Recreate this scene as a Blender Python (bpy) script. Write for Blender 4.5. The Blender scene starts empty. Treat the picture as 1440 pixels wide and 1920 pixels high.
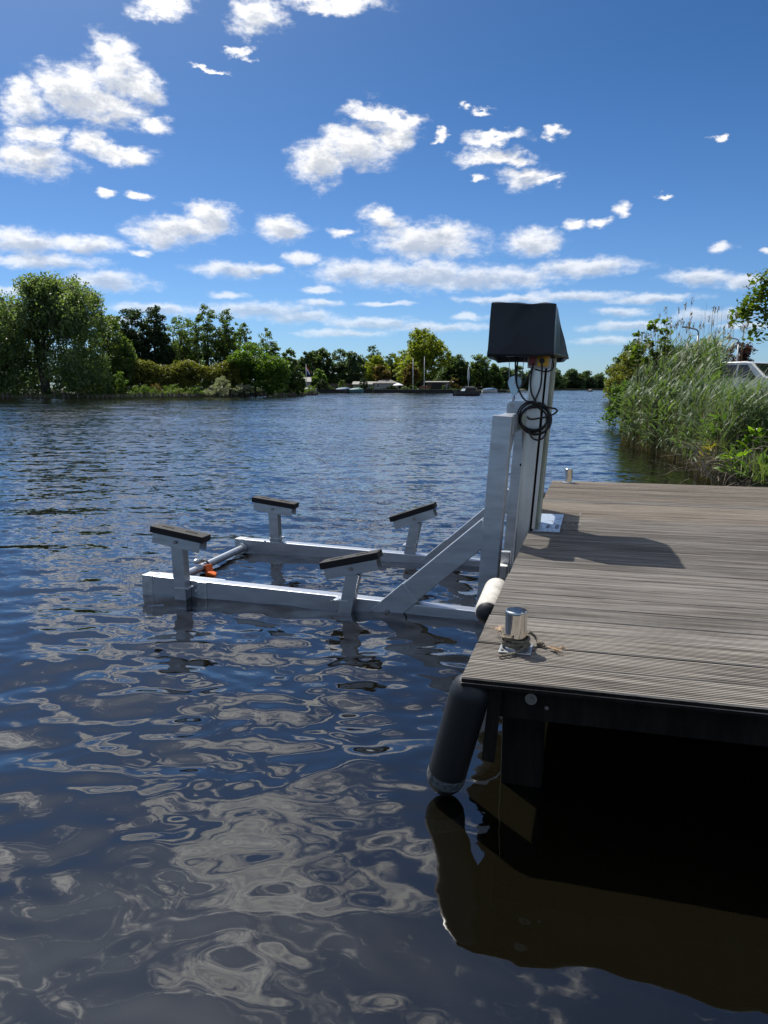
import bpy, bmesh, math, random
import numpy as np
from mathutils import Vector, Matrix

random.seed(7)
rng = np.random.default_rng(11)
scene = bpy.context.scene
COL = scene.collection

# ------------------------------------------------------------------ camera
CAM_Z = 1.54
cam_d = bpy.data.cameras.new('camera')
cam_d.sensor_fit = 'VERTICAL'
cam_d.sensor_height = 36.0
cam_d.lens = 36.0 * 1420 / 1920
cam_d.clip_start = 0.05
cam_d.clip_end = 9000
cam = bpy.data.objects.new('camera', cam_d)
COL.objects.link(cam)
cam.location = (0, 0, CAM_Z)
cam.rotation_euler = (math.radians(90 - 9.3576), 0, math.radians(15.39))
scene.camera = cam

# ------------------------------------------------------------------ sun, sky
SUN = Vector((-0.52, 0.515, 1.0)).normalized()
sun_el = math.asin(SUN.z)
sun_az = math.atan2(SUN.x, SUN.y)            # from +Y towards +X
SKY_STRENGTH = 0.080
CLOUD_WHITE = 0.93
scene.view_settings.view_transform = 'Standard'
scene.view_settings.look = 'None'
scene.view_settings.gamma = 1.0
scene.view_settings.use_curve_mapping = False
scene.view_settings.exposure = 0.27

sd = bpy.data.lights.new('sun', 'SUN')
sd.energy = 5.0
sd.angle = math.radians(0.53)
sd.color = (1.0, 0.95, 0.87)
sun = bpy.data.objects.new('sun', sd)
COL.objects.link(sun)
sun.rotation_euler = SUN.to_track_quat('Z', 'Y').to_euler()
sun.location = (-20, 20, 40)

CLOUDS = [(-39.39,17.71,1.52,1.21),(-36.46,18.80,2.38,1.50),(-33.58,20.13,1.97,1.71),(-31.92,19.57,1.80,1.23),(-34.72,17.96,3.06,1.01),(-31.12,17.16,1.34,0.62),(-38.90,15.91,1.44,0.60),(-39.00,14.57,2.86,1.10),(-35.35,15.86,1.48,0.99),(-33.44,15.09,1.87,0.63),(-30.50,23.73,2.08,0.71),(-24.18,23.56,1.81,1.16),(-25.25,21.70,1.01,0.29),(-19.07,24.60,3.49,0.71),(-27.45,20.47,0.93,0.24),(-34.37,12.61,0.58,0.33),(-32.64,12.73,0.84,0.36),(-16.14,18.42,2.33,0.69),(-17.47,16.29,3.11,1.23),(-20.02,15.26,1.82,1.45),(-14.82,17.05,1.74,1.03),(-14.00,18.04,1.43,0.57),(-11.32,17.23,0.45,0.29),(-8.80,18.31,0.59,0.25),(-7.13,16.78,2.06,0.45),(-7.84,15.67,2.37,0.59),(-5.98,15.50,1.10,0.52),(-5.57,14.23,2.13,0.80),(-3.44,14.13,1.02,0.30),(-9.24,14.39,0.49,0.27),(-3.30,17.07,0.72,0.47),(7.34,15.79,0.38,0.27),(4.11,12.47,0.51,0.20),(-29.54,10.85,3.23,0.89),(-31.18,10.29,2.09,0.82),(-27.79,11.72,1.92,0.89),(-32.59,9.05,0.85,0.28),(-22.48,10.96,1.98,0.84),(-26.14,8.23,3.03,0.65),(-24.26,8.20,1.45,0.51),(-21.38,9.05,1.31,0.47),(-18.16,10.88,1.08,0.32),(-39.85,9.42,2.78,0.85),(-36.08,9.47,2.68,0.61),(-38.81,8.23,3.52,0.60),(-34.85,7.14,3.25,0.70),(-39.92,6.21,2.30,0.48),(-15.39,11.81,1.77,0.70),(-12.30,10.31,4.29,1.28),(-17.91,8.22,2.80,0.87),(-13.45,8.04,6.55,1.09),(-8.42,7.62,5.66,0.88),(-4.70,10.15,2.44,0.95),(-1.32,8.34,4.12,0.60),(-1.79,11.08,0.73,0.41),(-0.18,11.14,0.93,0.34),(1.21,11.87,0.77,0.47),(7.96,9.20,0.84,0.37),(10.54,8.72,0.31,0.26),(6.71,7.25,2.43,0.58),(9.35,6.94,1.33,0.54),(-6.09,6.18,4.50,0.33),(-1.24,6.44,3.61,0.40),(3.44,6.11,3.26,0.32),(1.36,5.24,1.96,0.36),(-26.57,6.55,1.51,0.26),(-20.06,6.91,1.48,0.26),(-20.00,5.98,1.79,0.34),(-24.71,5.48,4.43,0.67),(-21.64,5.03,3.31,0.49),(-16.18,4.64,3.92,0.45),(-12.25,4.41,4.09,0.42),(-15.39,6.00,2.03,0.19),(-18.54,3.91,3.54,0.34),(-31.77,5.40,3.48,0.43),(-9.14,4.99,1.55,0.26),(2.12,4.21,3.16,0.40),(7.27,4.77,2.78,0.56),(0.37,3.22,2.52,0.33),(9.29,4.08,1.92,0.28),(-36.04,4.56,4.23,0.36)]

def build_world():
    w = bpy.data.worlds.new('World')
    scene.world = w
    w.use_nodes = True
    nt = w.node_tree
    nt.nodes.clear()
    N, Lk = nt.nodes.new, nt.links.new
    def math_(op, a, b=None, clamp=False):
        n = N('ShaderNodeMath'); n.operation = op; n.use_clamp = clamp
        for i, v in enumerate((a, b)):
            if v is None: continue
            if isinstance(v, (int, float)): n.inputs[i].default_value = v
            else: Lk(v, n.inputs[i])
        return n.outputs[0]
    def vec_(op, a, b=None, c=None):
        n = N('ShaderNodeVectorMath'); n.operation = op
        for i, v in enumerate((a, b, c)):
            if v is None: continue
            if isinstance(v, (tuple, list)): n.inputs[i].default_value = v
            else: Lk(v, n.inputs[i])
        return n.outputs['Value'] if op in ('LENGTH', 'DOT_PRODUCT') else n.outputs[0]
    def smooth(v, lo, hi):
        n = N('ShaderNodeMapRange'); n.interpolation_type = 'SMOOTHSTEP'
        Lk(v, n.inputs['Value']); n.inputs['From Min'].default_value = lo; n.inputs['From Max'].default_value = hi
        return n.outputs[0]
    def noise(v, scale, detail, rough=0.5, color=False):
        n = N('ShaderNodeTexNoise'); n.inputs['Scale'].default_value = scale
        n.inputs['Detail'].default_value = detail; n.inputs['Roughness'].default_value = rough
        Lk(v, n.inputs['Vector'])
        return n.outputs['Color' if color else 'Fac']
    sky = N('ShaderNodeTexSky')
    sky.sky_type = 'NISHITA'; sky.sun_disc = False
    sky.sun_elevation = sun_el; sky.sun_rotation = sun_az
    sky.air_density = 0.9; sky.dust_density = 0.3; sky.ozone_density = 8.0; sky.altitude = 0
    tc = N('ShaderNodeTexCoord')
    d = tc.outputs['Generated']
    sep = N('ShaderNodeSeparateXYZ'); Lk(d, sep.inputs[0])
    X, Y, Z = sep.outputs
    az = math_('MULTIPLY', math_('ARCTAN2', X, Y), 180 / math.pi)
    el = math_('MULTIPLY', math_('ARCSINE', Z), 180 / math.pi)
    # billowy distortion, finer and flatter towards the horizon (clouds farther away)
    near = math_('MINIMUM', math_('MAXIMUM', math_('DIVIDE', el, 20.0), 0.28), 1.0)
    stretched = vec_('MULTIPLY', d, (1, 1, 1.9))
    n1 = noise(stretched, 16, 3, 0.55, True)
    n2 = noise(stretched, 48, 6, 0.62, True)
    off = vec_('ADD', vec_('MULTIPLY', vec_('SUBTRACT', n1, (.5, .5, .5)), (4.4, 2.6, 0)),
               vec_('MULTIPLY', vec_('SUBTRACT', n2, (.5, .5, .5)), (2.4, 1.7, 0)))
    sc = N('ShaderNodeVectorMath'); sc.operation = 'SCALE'; Lk(off, sc.inputs[0]); Lk(near, sc.inputs['Scale'])
    P = N('ShaderNodeCombineXYZ'); Lk(az, P.inputs[0]); Lk(el, P.inputs[1])
    Q = vec_('ADD', P.outputs[0], sc.outputs[0])
    def field(q, lst):
        m = None
        for (a, e, ra, re) in lst:
            ra *= 1.03; re *= 1.03
            v = vec_('MULTIPLY_ADD', q, (1 / ra, 1 / re, 0), (-a / ra, -e / re, 0))
            l = vec_('LENGTH', v)
            m = l if m is None else math_('MINIMUM', m, l)
        return m
    m = field(Q, CLOUDS)
    # the same field a little way towards the sun: what lies in between is shaded
    so = N('ShaderNodeVectorMath'); so.operation = 'SCALE'; so.inputs[0].default_value = (-0.5, 1.05, 0); Lk(near, so.inputs['Scale'])
    m2 = field(vec_('ADD', Q, so.outputs[0]), [c for c in CLOUDS if c[2] * c[3] > 0.5])
    F = math_('SUBTRACT', 1.0, m)
    # the same kind of fair-weather cloud all round the rest of the sky
    den = math_('ADD', math_('MAXIMUM', Z, 0.0), 0.13)
    pc = N('ShaderNodeCombineXYZ'); Lk(math_('DIVIDE', X, den), pc.inputs[0]); Lk(math_('DIVIDE', Y, den), pc.inputs[1])
    g = noise(pc.outputs[0], 2.5, 7, 0.6)
    G = math_('MULTIPLY', math_('SUBTRACT', g, 0.515), 8.0)
    mk = math_('MAXIMUM', math_('DIVIDE', math_('SUBTRACT', math_('ABSOLUTE', math_('ADD', az, 15.4)), 28.0), 3.0),
               math_('DIVIDE', math_('SUBTRACT', el, 25.6), 2.0))
    mk = math_('MINIMUM', math_('MAXIMUM', mk, 0.0), 1.0)
    G = math_('ADD', G, math_('MULTIPLY', math_('SUBTRACT', mk, 1.0), 3.0))
    F = math_('MAXIMUM', F, G)
    # wispy rims: coarse billows, then fine torn edges only where the cloud is thin
    n3 = noise(stretched, 40, 7, 0.63)
    n5 = noise(stretched, 150, 5, 0.6)
    wob = math_('ADD', math_('MULTIPLY', math_('SUBTRACT', n3, 0.5), 1.5), math_('MULTIPLY', math_('SUBTRACT', n5, 0.5), 0.25))
    body = math_('ADD', F, wob)
    dens = math_('POWER', smooth(body, -0.30, 0.66), 1.35)
    dens = math_('MULTIPLY', dens, math_('ADD', math_('MULTIPLY', smooth(Z, 0.06, 0.24), 0.5), math_('MULTIPLY', smooth(Z, 0.004, 0.08), 0.5)))
    n4 = noise(stretched, 46, 6, 0.66)
    F2 = math_('MAXIMUM', math_('SUBTRACT', 1.0, m2), math_('SUBTRACT', G, 0.25))
    thick = smooth(math_('ADD', math_('ADD', F2, math_('MULTIPLY', F, 0.35)), math_('MULTIPLY', math_('SUBTRACT', n4, 0.5), 2.3)), -0.02, 1.15)
    # cloud seen close to the sun is brighter (forward scattering)
    cs = vec_('DOT_PRODUCT', d, tuple(SUN))
    fwd = math_('ADD', 1.0, math_('MULTIPLY', math_('POWER', math_('MAXIMUM', cs, 0.0), 16.0), 2.0))
    ramp = N('ShaderNodeMix'); ramp.data_type = 'RGBA'
    W = CLOUD_WHITE / SKY_STRENGTH
    Lk(thick, ramp.inputs[0])
    ramp.inputs[6].default_value = (W, W * .99, W * .975, 1)
    ramp.inputs[7].default_value = (W * .52, W * .56, W * .63, 1)
    # the photograph's saturated blue
    tint = N('ShaderNodeMix'); tint.data_type = 'RGBA'; tint.blend_type = 'MULTIPLY'; tint.inputs[0].default_value = 1.0
    grad = N('ShaderNodeMix'); grad.data_type = 'RGBA'; Lk(smooth(Z, -0.02, 0.46), grad.inputs[0])
    grad.inputs[6].default_value = (0.80, 0.98, 1.16, 1); grad.inputs[7].default_value = (0.40, 0.66, 0.84, 1)
    Lk(sky.outputs[0], tint.inputs[6]); Lk(grad.outputs[2], tint.inputs[7])
    # pale circumsolar glow of hazy summer air
    au = N('ShaderNodeVectorMath'); au.operation = 'SCALE'; au.inputs[0].default_value = (1.0, 0.97, 0.92)
    Lk(math_('MULTIPLY', math_('POWER', math_('MAXIMUM', cs, 0.0), 13.0), 0.50 / SKY_STRENGTH), au.inputs['Scale'])
    skyc = vec_('ADD', tint.outputs[2], au.outputs[0])
    mix = N('ShaderNodeMix'); mix.data_type = 'RGBA'
    Lk(dens, mix.inputs[0]); Lk(skyc, mix.inputs[6])
    gl = N('ShaderNodeVectorMath'); gl.operation = 'SCALE'; Lk(ramp.outputs[2], gl.inputs[0]); Lk(fwd, gl.inputs['Scale'])
    Lk(gl.outputs[0], mix.inputs[7])
    bg = N('ShaderNodeBackground'); bg.inputs[1].default_value = SKY_STRENGTH
    Lk(mix.outputs[2], bg.inputs[0])
    out = N('ShaderNodeOutputWorld'); Lk(bg.outputs[0], out.inputs[0])
    w.cycles.sampling_method = 'MANUAL'
    w.cycles.sample_map_resolution = 512
build_world()
scene.cycles.max_bounces = 7
scene.cycles.diffuse_bounces = 3
scene.cycles.glossy_bounces = 4
scene.cycles.transmission_bounces = 4
scene.cycles.transparent_max_bounces = 6
scene.cycles.sample_clamp_indirect = 6.0
scene.cycles.caustics_reflective = False
scene.cycles.caustics_refractive = False
scene.cycles.use_denoising = True

# ------------------------------------------------------------------ helpers
ORG = {}
def org(o):
    return ORG.get(o.name, Vector((0, 0, 0)))
def tag(o, label=None, cat=None, group=None, kind=None):
    if label: o['label'] = label
    if cat: o['category'] = cat
    if group: o['group'] = group
    if kind: o['kind'] = kind
    return o
def thing(name, loc, label, cat, group=None, rz=0.0):
    o = bpy.data.objects.new(name, None)
    o.empty_display_size = 0.2
    COL.objects.link(o)
    o.location = loc; o.rotation_euler = (0, 0, rz)
    ORG[o.name] = Vector(loc)
    return tag(o, label, cat, group)
def link_mesh(name, me, mat, parent=None, base=None, smooth=False):
    """me is in world coordinates; parts are stored relative to their thing's base"""
    o = bpy.data.objects.new(name, me)
    COL.objects.link(o)
    if mat is not None: me.materials.append(mat)
    b = Vector(base) if base is not None else (org(parent) if parent else Vector((0, 0, 0)))
    me.transform(Matrix.Translation(-b))
    ORG[o.name] = b
    if parent:
        o.parent = parent
        o.location = b - org(parent)
    else:
        o.location = b
    if smooth:
        me.polygons.foreach_set('use_smooth', [True] * len(me.polygons))
    me.update()
    return o
def np_mesh(name, verts, faces):
    """faces: (n,k) int array, all of one size"""
    me = bpy.data.meshes.new(name)
    verts = np.asarray(verts, dtype=np.float32); faces = np.asarray(faces, dtype=np.int32)
    k = faces.shape[1]
    me.vertices.add(len(verts)); me.vertices.foreach_set('co', verts.ravel())
    me.loops.add(faces.size); me.loops.foreach_set('vertex_index', faces.ravel())
    me.polygons.add(len(faces)); me.polygons.foreach_set('loop_start', np.arange(0, faces.size, k, dtype=np.int32))
    me.update(calc_edges=True)
    return me
class MB:
    def __init__(self): self.bm = bmesh.new()
    def _xf(self, geom, M):
        bmesh.ops.transform(self.bm, matrix=M, verts=geom)
    def box(self, c, s, rot=(0, 0, 0), bev=0.0, M=None):
        r = bmesh.ops.create_cube(self.bm, size=1.0)
        vs = r['verts']
        bmesh.ops.scale(self.bm, vec=s, verts=vs)
        if bev:
            es = list({e for v in vs for e in v.link_edges})
            rr = bmesh.ops.bevel(self.bm, geom=es, offset=bev, segments=2, affect='EDGES', profile=0.6)
            vs = list({v for f in rr['faces'] for v in f.verts} | {v for v in vs if v.is_valid})
        if M is None:
            from mathutils import Euler
            M = Matrix.Translation(c) @ Euler(rot).to_matrix().to_4x4()
        self._xf(vs, M)
        return self
    def beam(self, p0, p1, w, h, bev=0.003, side=None):
        """a bar from p0 to p1; w across (horizontal side axis), h the other way"""
        p0, p1 = Vector(p0), Vector(p1)
        ax = (p1 - p0).normalized()
        sd_ = Vector(side) if side else ax.cross(Vector((0, 0, 1)))
        if sd_.length < 1e-5: sd_ = Vector((0, 1, 0))
        sd_ = (sd_ - ax * sd_.dot(ax)).normalized()
        up = sd_.cross(ax).normalized()
        M = Matrix((ax, sd_, up)).transposed().to_4x4()
        M.translation = (p0 + p1) / 2
        return self.box((0, 0, 0), ((p1 - p0).length, w, h), bev=bev, M=M)
    def lathe(self, p0, p1, prof, seg=20):
        """prof: (t along p0->p1 in metres, radius)"""
        p0, p1 = Vector(p0), Vector(p1)
        ax = (p1 - p0).normalized()
        a = ax.orthogonal().normalized(); b = ax.cross(a)
        rings = []
        for t, r in prof:
            if r < 1e-6:
                rings.append([self.bm.verts.new(p0 + ax * t)])
            else:
                rings.append([self.bm.verts.new(p0 + ax * t + (a * math.cos(2 * math.pi * i / seg) + b * math.sin(2 * math.pi * i / seg)) * r) for i in range(seg)])
        for A, B in zip(rings, rings[1:]):
            for i in range(seg):
                j = (i + 1) % seg
                if len(A) == 1 and len(B) > 1: self.bm.faces.new((A[0], B[i], B[j]))
                elif len(B) == 1 and len(A) > 1: self.bm.faces.new((A[j], A[i], B[0]))
                elif len(A) > 1: self.bm.faces.new((A[i], B[i], B[j], A[j]))
        return self
    def cyl(self, p0, p1, r, r2=None, seg=16):
        L = (Vector(p1) - Vector(p0)).length
        r2 = r if r2 is None else r2
        return self.lathe(p0, p1, [(0, 0), (0, r), (L, r2), (L, 0)], seg)
    def tube(self, pts, r, seg=6, closed=False, radii=None):
        pts = [Vector(p) for p in pts]
        n = len(pts); rings = []
        prev = None
        for i, p in enumerate(pts):
            if closed: t = pts[(i + 1) % n] - pts[i - 1]
            else: t = pts[min(i + 1, n - 1)] - pts[max(i - 1, 0)]
            t.normalize()
            a = t.orthogonal().normalized() if prev is None else (prev - t * prev.dot(t)).normalized()
            prev = a; b = t.cross(a)
            rr = radii[i] if radii else r
            rings.append([self.bm.verts.new(p + (a * math.cos(2 * math.pi * k / seg) + b * math.sin(2 * math.pi * k / seg)) * rr) for k in range(seg)])
        for i in range(n if closed else n - 1):
            A, B = rings[i], rings[(i + 1) % n]
            for k in range(seg):
                j = (k + 1) % seg
                self.bm.faces.new((A[k], A[j], B[j], B[k]))
        if not closed:
            self.bm.faces.new(rings[0][::-1]); self.bm.faces.new(rings[-1])
        return self
    def prism(self, poly, off):
        """poly: list of 3-D points in a plane, extruded by the vector off"""
        off = Vector(off)
        A = [self.bm.verts.new(Vector(p)) for p in poly]
        B = [self.bm.verts.new(Vector(p) + off) for p in poly]
        n = len(poly)
        self.bm.faces.new(A[::-1]); self.bm.faces.new(B)
        for i in range(n):
            j = (i + 1) % n
            self.bm.faces.new((A[i], A[j], B[j], B[i]))
        return self
    def mesh(self, name):
        bmesh.ops.recalc_face_normals(self.bm, faces=self.bm.faces[:])
        me = bpy.data.meshes.new(name)
        self.bm.to_mesh(me); self.bm.free()
        return me
    def build(self, name, mat, parent=None, base=None, smooth=False, auto=None):
        me = self.mesh(name)
        o = link_mesh(name, me, mat, parent, base, smooth)
        if auto:
            me.polygons.foreach_set('use_smooth', [True] * len(me.polygons))
            me.set_sharp_from_angle(angle=math.radians(auto))
        return o
def spline(pts, n=8):
    """Catmull-Rom through pts"""
    P = [Vector(p) for p in pts]; P = [P[0] * 2 - P[1]] + P + [P[-1] * 2 - P[-2]]
    out = []
    for i in range(1, len(P) - 2):
        for k in range(n):
            t = k / n
            a, b, c, d_ = P[i - 1], P[i], P[i + 1], P[i + 2]
            out.append(0.5 * ((2 * b) + (c - a) * t + (2 * a - 5 * b + 4 * c - d_) * t * t + (3 * b - a - 3 * c + d_) * t ** 3))
    out.append(P[-2])
    return out

# ------------------------------------------------------------------ materials
MATS = {}
def mat(name, base, rough=0.6, metal=0.0, var=0.0, var_scale=6.0, stretch=(1, 1, 1), base2=None, bump=0.0, bump_scale=60.0,
        coat=0.0, rough_var=0.0, spec=0.5, obj_random=0.0):
    if name in MATS: return MATS[name]
    m = bpy.data.materials.new(name); m.use_nodes = True
    nt = m.node_tree; N, Lk = nt.nodes.new, nt.links.new
    b = nt.nodes['Principled BSDF']
    b.inputs['Roughness'].default_value = rough; b.inputs['Metallic'].default_value = metal
    b.inputs['Coat Weight'].default_value = coat
    b.inputs['Specular IOR Level'].default_value = spec
    tc = N('ShaderNodeTexCoord'); mp = N('ShaderNodeMapping'); mp.inputs['Scale'].default_value = stretch
    Lk(tc.outputs['Object'], mp.inputs[0])
    oi = N('ShaderNodeObjectInfo')
    sh = N('ShaderNodeVectorMath'); sh.operation = 'ADD'; Lk(mp.outputs[0], sh.inputs[0])
    rs = N('ShaderNodeMath'); rs.operation = 'MULTIPLY'; rs.inputs[1].default_value = 37.0; Lk(oi.outputs['Random'], rs.inputs[0]); Lk(rs.outputs[0], sh.inputs[1])
    vec = sh.outputs[0]
    nz = N('ShaderNodeTexNoise'); nz.inputs['Scale'].default_value = var_scale; nz.inputs['Detail'].default_value = 6; nz.inputs['Roughness'].default_value = 0.62
    Lk(vec, nz.inputs[0])
    mx = N('ShaderNodeMix'); mx.data_type = 'RGBA'
    b2 = base2 if base2 else tuple(c * (1 - var) for c in base)
    mx.inputs[6].default_value = (*base, 1); mx.inputs[7].default_value = (*b2, 1)
    mr = N('ShaderNodeMapRange'); mr.inputs['From Min'].default_value = 0.35; mr.inputs['From Max'].default_value = 0.65
    Lk(nz.outputs['Fac'], mr.inputs[0]); Lk(mr.outputs[0], mx.inputs[0])
    col = mx.outputs[2]
    if obj_random:
        hv = N('ShaderNodeHueSaturation')
        r2 = N('ShaderNodeMapRange'); r2.inputs['To Min'].default_value = 1 - obj_random; r2.inputs['To Max'].default_value = 1 + obj_random
        Lk(oi.outputs['Random'], r2.inputs[0]); Lk(r2.outputs[0], hv.inputs['Value']); Lk(col, hv.inputs['Color'])
        col = hv.outputs[0]
    Lk(col, b.inputs['Base Color'])
    if rough_var:
        r3 = N('ShaderNodeMapRange'); r3.inputs['To Min'].default_value = max(0.02, rough - rough_var); r3.inputs['To Max'].default_value = rough + rough_var
        Lk(nz.outputs['Fac'], r3.inputs[0]); Lk(r3.outputs[0], b.inputs['Roughness'])
    if bump:
        n2 = N('ShaderNodeTexNoise'); n2.inputs['Scale'].default_value = bump_scale; n2.inputs['Detail'].default_value = 4
        Lk(vec, n2.inputs[0])
        bp = N('ShaderNodeBump'); bp.inputs['Strength'].default_value = bump; bp.inputs['Distance'].default_value = 0.01
        Lk(n2.outputs['Fac'], bp.inputs['Height']); Lk(bp.outputs[0], b.inputs['Normal'])
    MATS[name] = m
    return m
def leaf_mat(name, c1, c2, trans=0.35, rough=0.5, spec=0.3):
    if name in MATS: return MATS[name]
    m = bpy.data.materials.new(name); m.use_nodes = True
    nt = m.node_tree; N, Lk = nt.nodes.new, nt.links.new
    nt.nodes.clear()
    geo = N('ShaderNodeNewGeometry')
    mx = N('ShaderNodeMix'); mx.data_type = 'RGBA'
    mx.inputs[6].default_value = (*c1, 1); mx.inputs[7].default_value = (*c2, 1)
    tc = N('ShaderNodeTexCoord'); nz = N('ShaderNodeTexNoise'); nz.inputs['Scale'].default_value = 0.9; nz.inputs['Detail'].default_value = 2
    Lk(tc.outputs['Object'], nz.inputs[0])
    ad = N('ShaderNodeMath'); ad.operation = 'MULTIPLY_ADD'; ad.inputs[1].default_value = 0.7; Lk(geo.outputs['Random Per Island'], ad.inputs[0])
    s2 = N('ShaderNodeMath'); s2.operation = 'MULTIPLY_ADD'; s2.inputs[1].default_value = 1.4; s2.inputs[2].default_value = -0.55
    Lk(nz.outputs['Fac'], s2.inputs[0]); Lk(s2.outputs[0], ad.inputs[2]); ad.use_clamp = True
    Lk(ad.outputs[0], mx.inputs[0])
    b = N('ShaderNodeBsdfPrincipled'); b.inputs['Roughness'].default_value = rough; b.inputs['Specular IOR Level'].default_value = spec
    Lk(mx.outputs[2], b.inputs['Base Color'])
    t = N('ShaderNodeBsdfTranslucent')
    tint = N('ShaderNodeMix'); tint.data_type = 'RGBA'; tint.blend_type = 'MULTIPLY'; tint.inputs[0].default_value = 1
    Lk(mx.outputs[2], tint.inputs[6]); tint.inputs[7].default_value = (1.5, 1.6, 0.6, 1)
    Lk(tint.outputs[2], t.inputs[0])
    ms = N('ShaderNodeMixShader'); ms.inputs[0].default_value = trans
    Lk(b.outputs[0], ms.inputs[1]); Lk(t.outputs[0], ms.inputs[2])
    o = N('ShaderNodeOutputMaterial'); Lk(ms.outputs[0], o.inputs[0])
    MATS[name] = m
    return m

ALU = mat('aluminium', (.49, .52, .565), .38, .90, var=.26, var_scale=3.5, stretch=(1, 1, 4), rough_var=.16, bump=.04, bump_scale=120)
ALU_MAST = mat('aluminium_mast', (.68, .68, .66), .36, .75, var=.25, var_scale=2.5, stretch=(3, 3, .5), rough_var=.2, bump=.03, bump_scale=90)
GALV = mat('galvanised', (.60, .63, .66), .4, .85, var=.35, var_scale=18, rough_var=.15)
STEEL = mat('stainless', (.72, .71, .69), .12, 1.0, var=.1, var_scale=9, rough_var=.06)
BOLT = mat('bolt_steel', (.35, .34, .33), .35, .9, var=.3, var_scale=30)
RUBBER = mat('black_rubber', (.008, .008, .009), .75, 0, var=.4, var_scale=20, bump=.3, bump_scale=200)
CABLE = mat('cable_rubber', (.006, .006, .007), .5, 0)
def wood(name, c1, c2): return mat(name, c1, .8, 0, base2=c2, var_scale=5, stretch=(.35, 7, 7), bump=.25, bump_scale=45, obj_random=.2, spec=.3)
WOODS = [wood('deck_wood_grey', (.385, .358, .318), (.135, .12, .103)), wood('deck_wood_brown', (.335, .307, .268), (.11, .097, .082)), wood('deck_wood_tan', (.345, .30, .245), (.17, .143, .113))]
DARKWOOD = mat('wet_wood_and_shade', spec=.15, base=(.020, .018, .015), rough=.9, base2=(.008, .0075, .007), var_scale=7, stretch=(3, 3, .6), bump=.4, bump_scale=30)
COVER = mat('vinyl_cover', (.006, .009, .015), .30, 0, var=.35, var_scale=4, rough_var=.08, bump=.05, bump_scale=9, spec=.4)
ROPE = mat('rope', (.22, .19, .14), .9, 0, base2=(.10, .085, .065), var_scale=90, bump=.6, bump_scale=160)
FRAY = mat('frayed_rope', (.55, .38, .24), .9, 0, var=.3, var_scale=80)
YELLOW = mat('yellow_plastic', (.75, .42, .02), .4)
RED = mat('red_plastic', (.18, .012, .01), .4)
ORANGE = mat('orange_plastic', (.85, .16, .02), .45)
ZINC = mat('blue_zinc', (.55, .72, .82), .32, .6, var=.25, var_scale=14)
WHITE_PAINT = mat('white_paint', (.78, .78, .76), .5, var=.08, var_scale=3)
BRICKRED = mat('roof_red', (.25, .09, .06), .8, var=.3)
GRASS = mat('grass_ground', (.045, .07, .02), .9, base2=(.06, .055, .03), var_scale=.8)
SOIL = mat('bank_soil', (.10, .085, .05), .95, base2=(.05, .055, .025), var_scale=1.2, bump=.5, bump_scale=6)
MUD = mat('riverbed_mud', (.05, .045, .03), .95, var=.3)

# ------------------------------------------------------------------ riverbed, banks
def structure(name, me, m, smooth=False):
    return tag(link_mesh(name, me, m, smooth=smooth), kind='structure')
b = MB(); b.box((0, 500, -3.0), (9000, 9000, 1.0)); structure('ground', b.mesh('ground'), MUD)

def land(name, outline, top, m, lip=0.5):
    """a bank: flat top inside the outline, a slope running down into the water"""
    n = len(outline)
    area = sum(outline[i][0] * outline[(i + 1) % n][1] - outline[(i + 1) % n][0] * outline[i][1] for i in range(n))
    if area < 0: outline = outline[::-1]
    bm = bmesh.new()
    A, M_, B = [], [], []
    for i, p in enumerate(outline):
        v = Vector((p[0], p[1], 0))
        a = Vector((*outline[i - 1], 0)); c = Vector((*outline[(i + 1) % n], 0))
        t = (c - a).normalized(); inward = Vector((-t.y, t.x, 0))
        A.append(bm.verts.new(v + inward * lip + Vector((0, 0, top)))); M_.append(bm.verts.new(v + inward * lip * .25 + Vector((0, 0, top * .25))))
        B.append(bm.verts.new(v - inward * lip * .6 + Vector((0, 0, -2.4))))
    f = bm.faces.new(A)
    for i in range(n):
        j = (i + 1) % n
        bm.faces.new((A[i], M_[i], M_[j], A[j])); bm.faces.new((M_[i], B[i], B[j], M_[j]))
    bmesh.ops.triangulate(bm, faces=[f])
    bmesh.ops.recalc_face_normals(bm, faces=bm.faces[:])
    me = bpy.data.meshes.new(name); bm.to_mesh(me); bm.free()
    return structure(name, me, m)
ISLE = [(-80.4, 83.5), (-79.9, 88.7), (-69.8, 92.5), (-61.3, 99.3), (-56.2, 115.1), (-52.2, 140.7), (-60, 150), (-95, 145), (-150, 130), (-160, 70), (-100, 70)]
land('island_ground', ISLE, 0.55, GRASS)
FARB = [(-500, 188), (-230.8, 188.8), (-80.8, 202.7), (-59.9, 206.4), (-35.4, 205.8), (-34.5, 226), (-32.5, 237.0), (-26.7, 245.7), (-25.3, 335.5), (-25.2, 407.7), (4.4, 430.1), (20, 1500), (-2000, 1800), (-2000, 300)]
land('far_bank_ground', FARB, 0.7, GRASS)
RIGHTB = [(3.1, -60), (3.1, 8.6), (2.3, 10.4), (1.9, 12), (1.95, 14), (2.4, 16.4), (1.9, 20), (1.9, 24), (2.2, 60), (2.6, 145), (6.6, 427), (30, 1500), (2000, 1500), (2000, -60)]
land('right_bank_ground', RIGHTB, 0.5, SOIL, lip=1.3)

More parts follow.
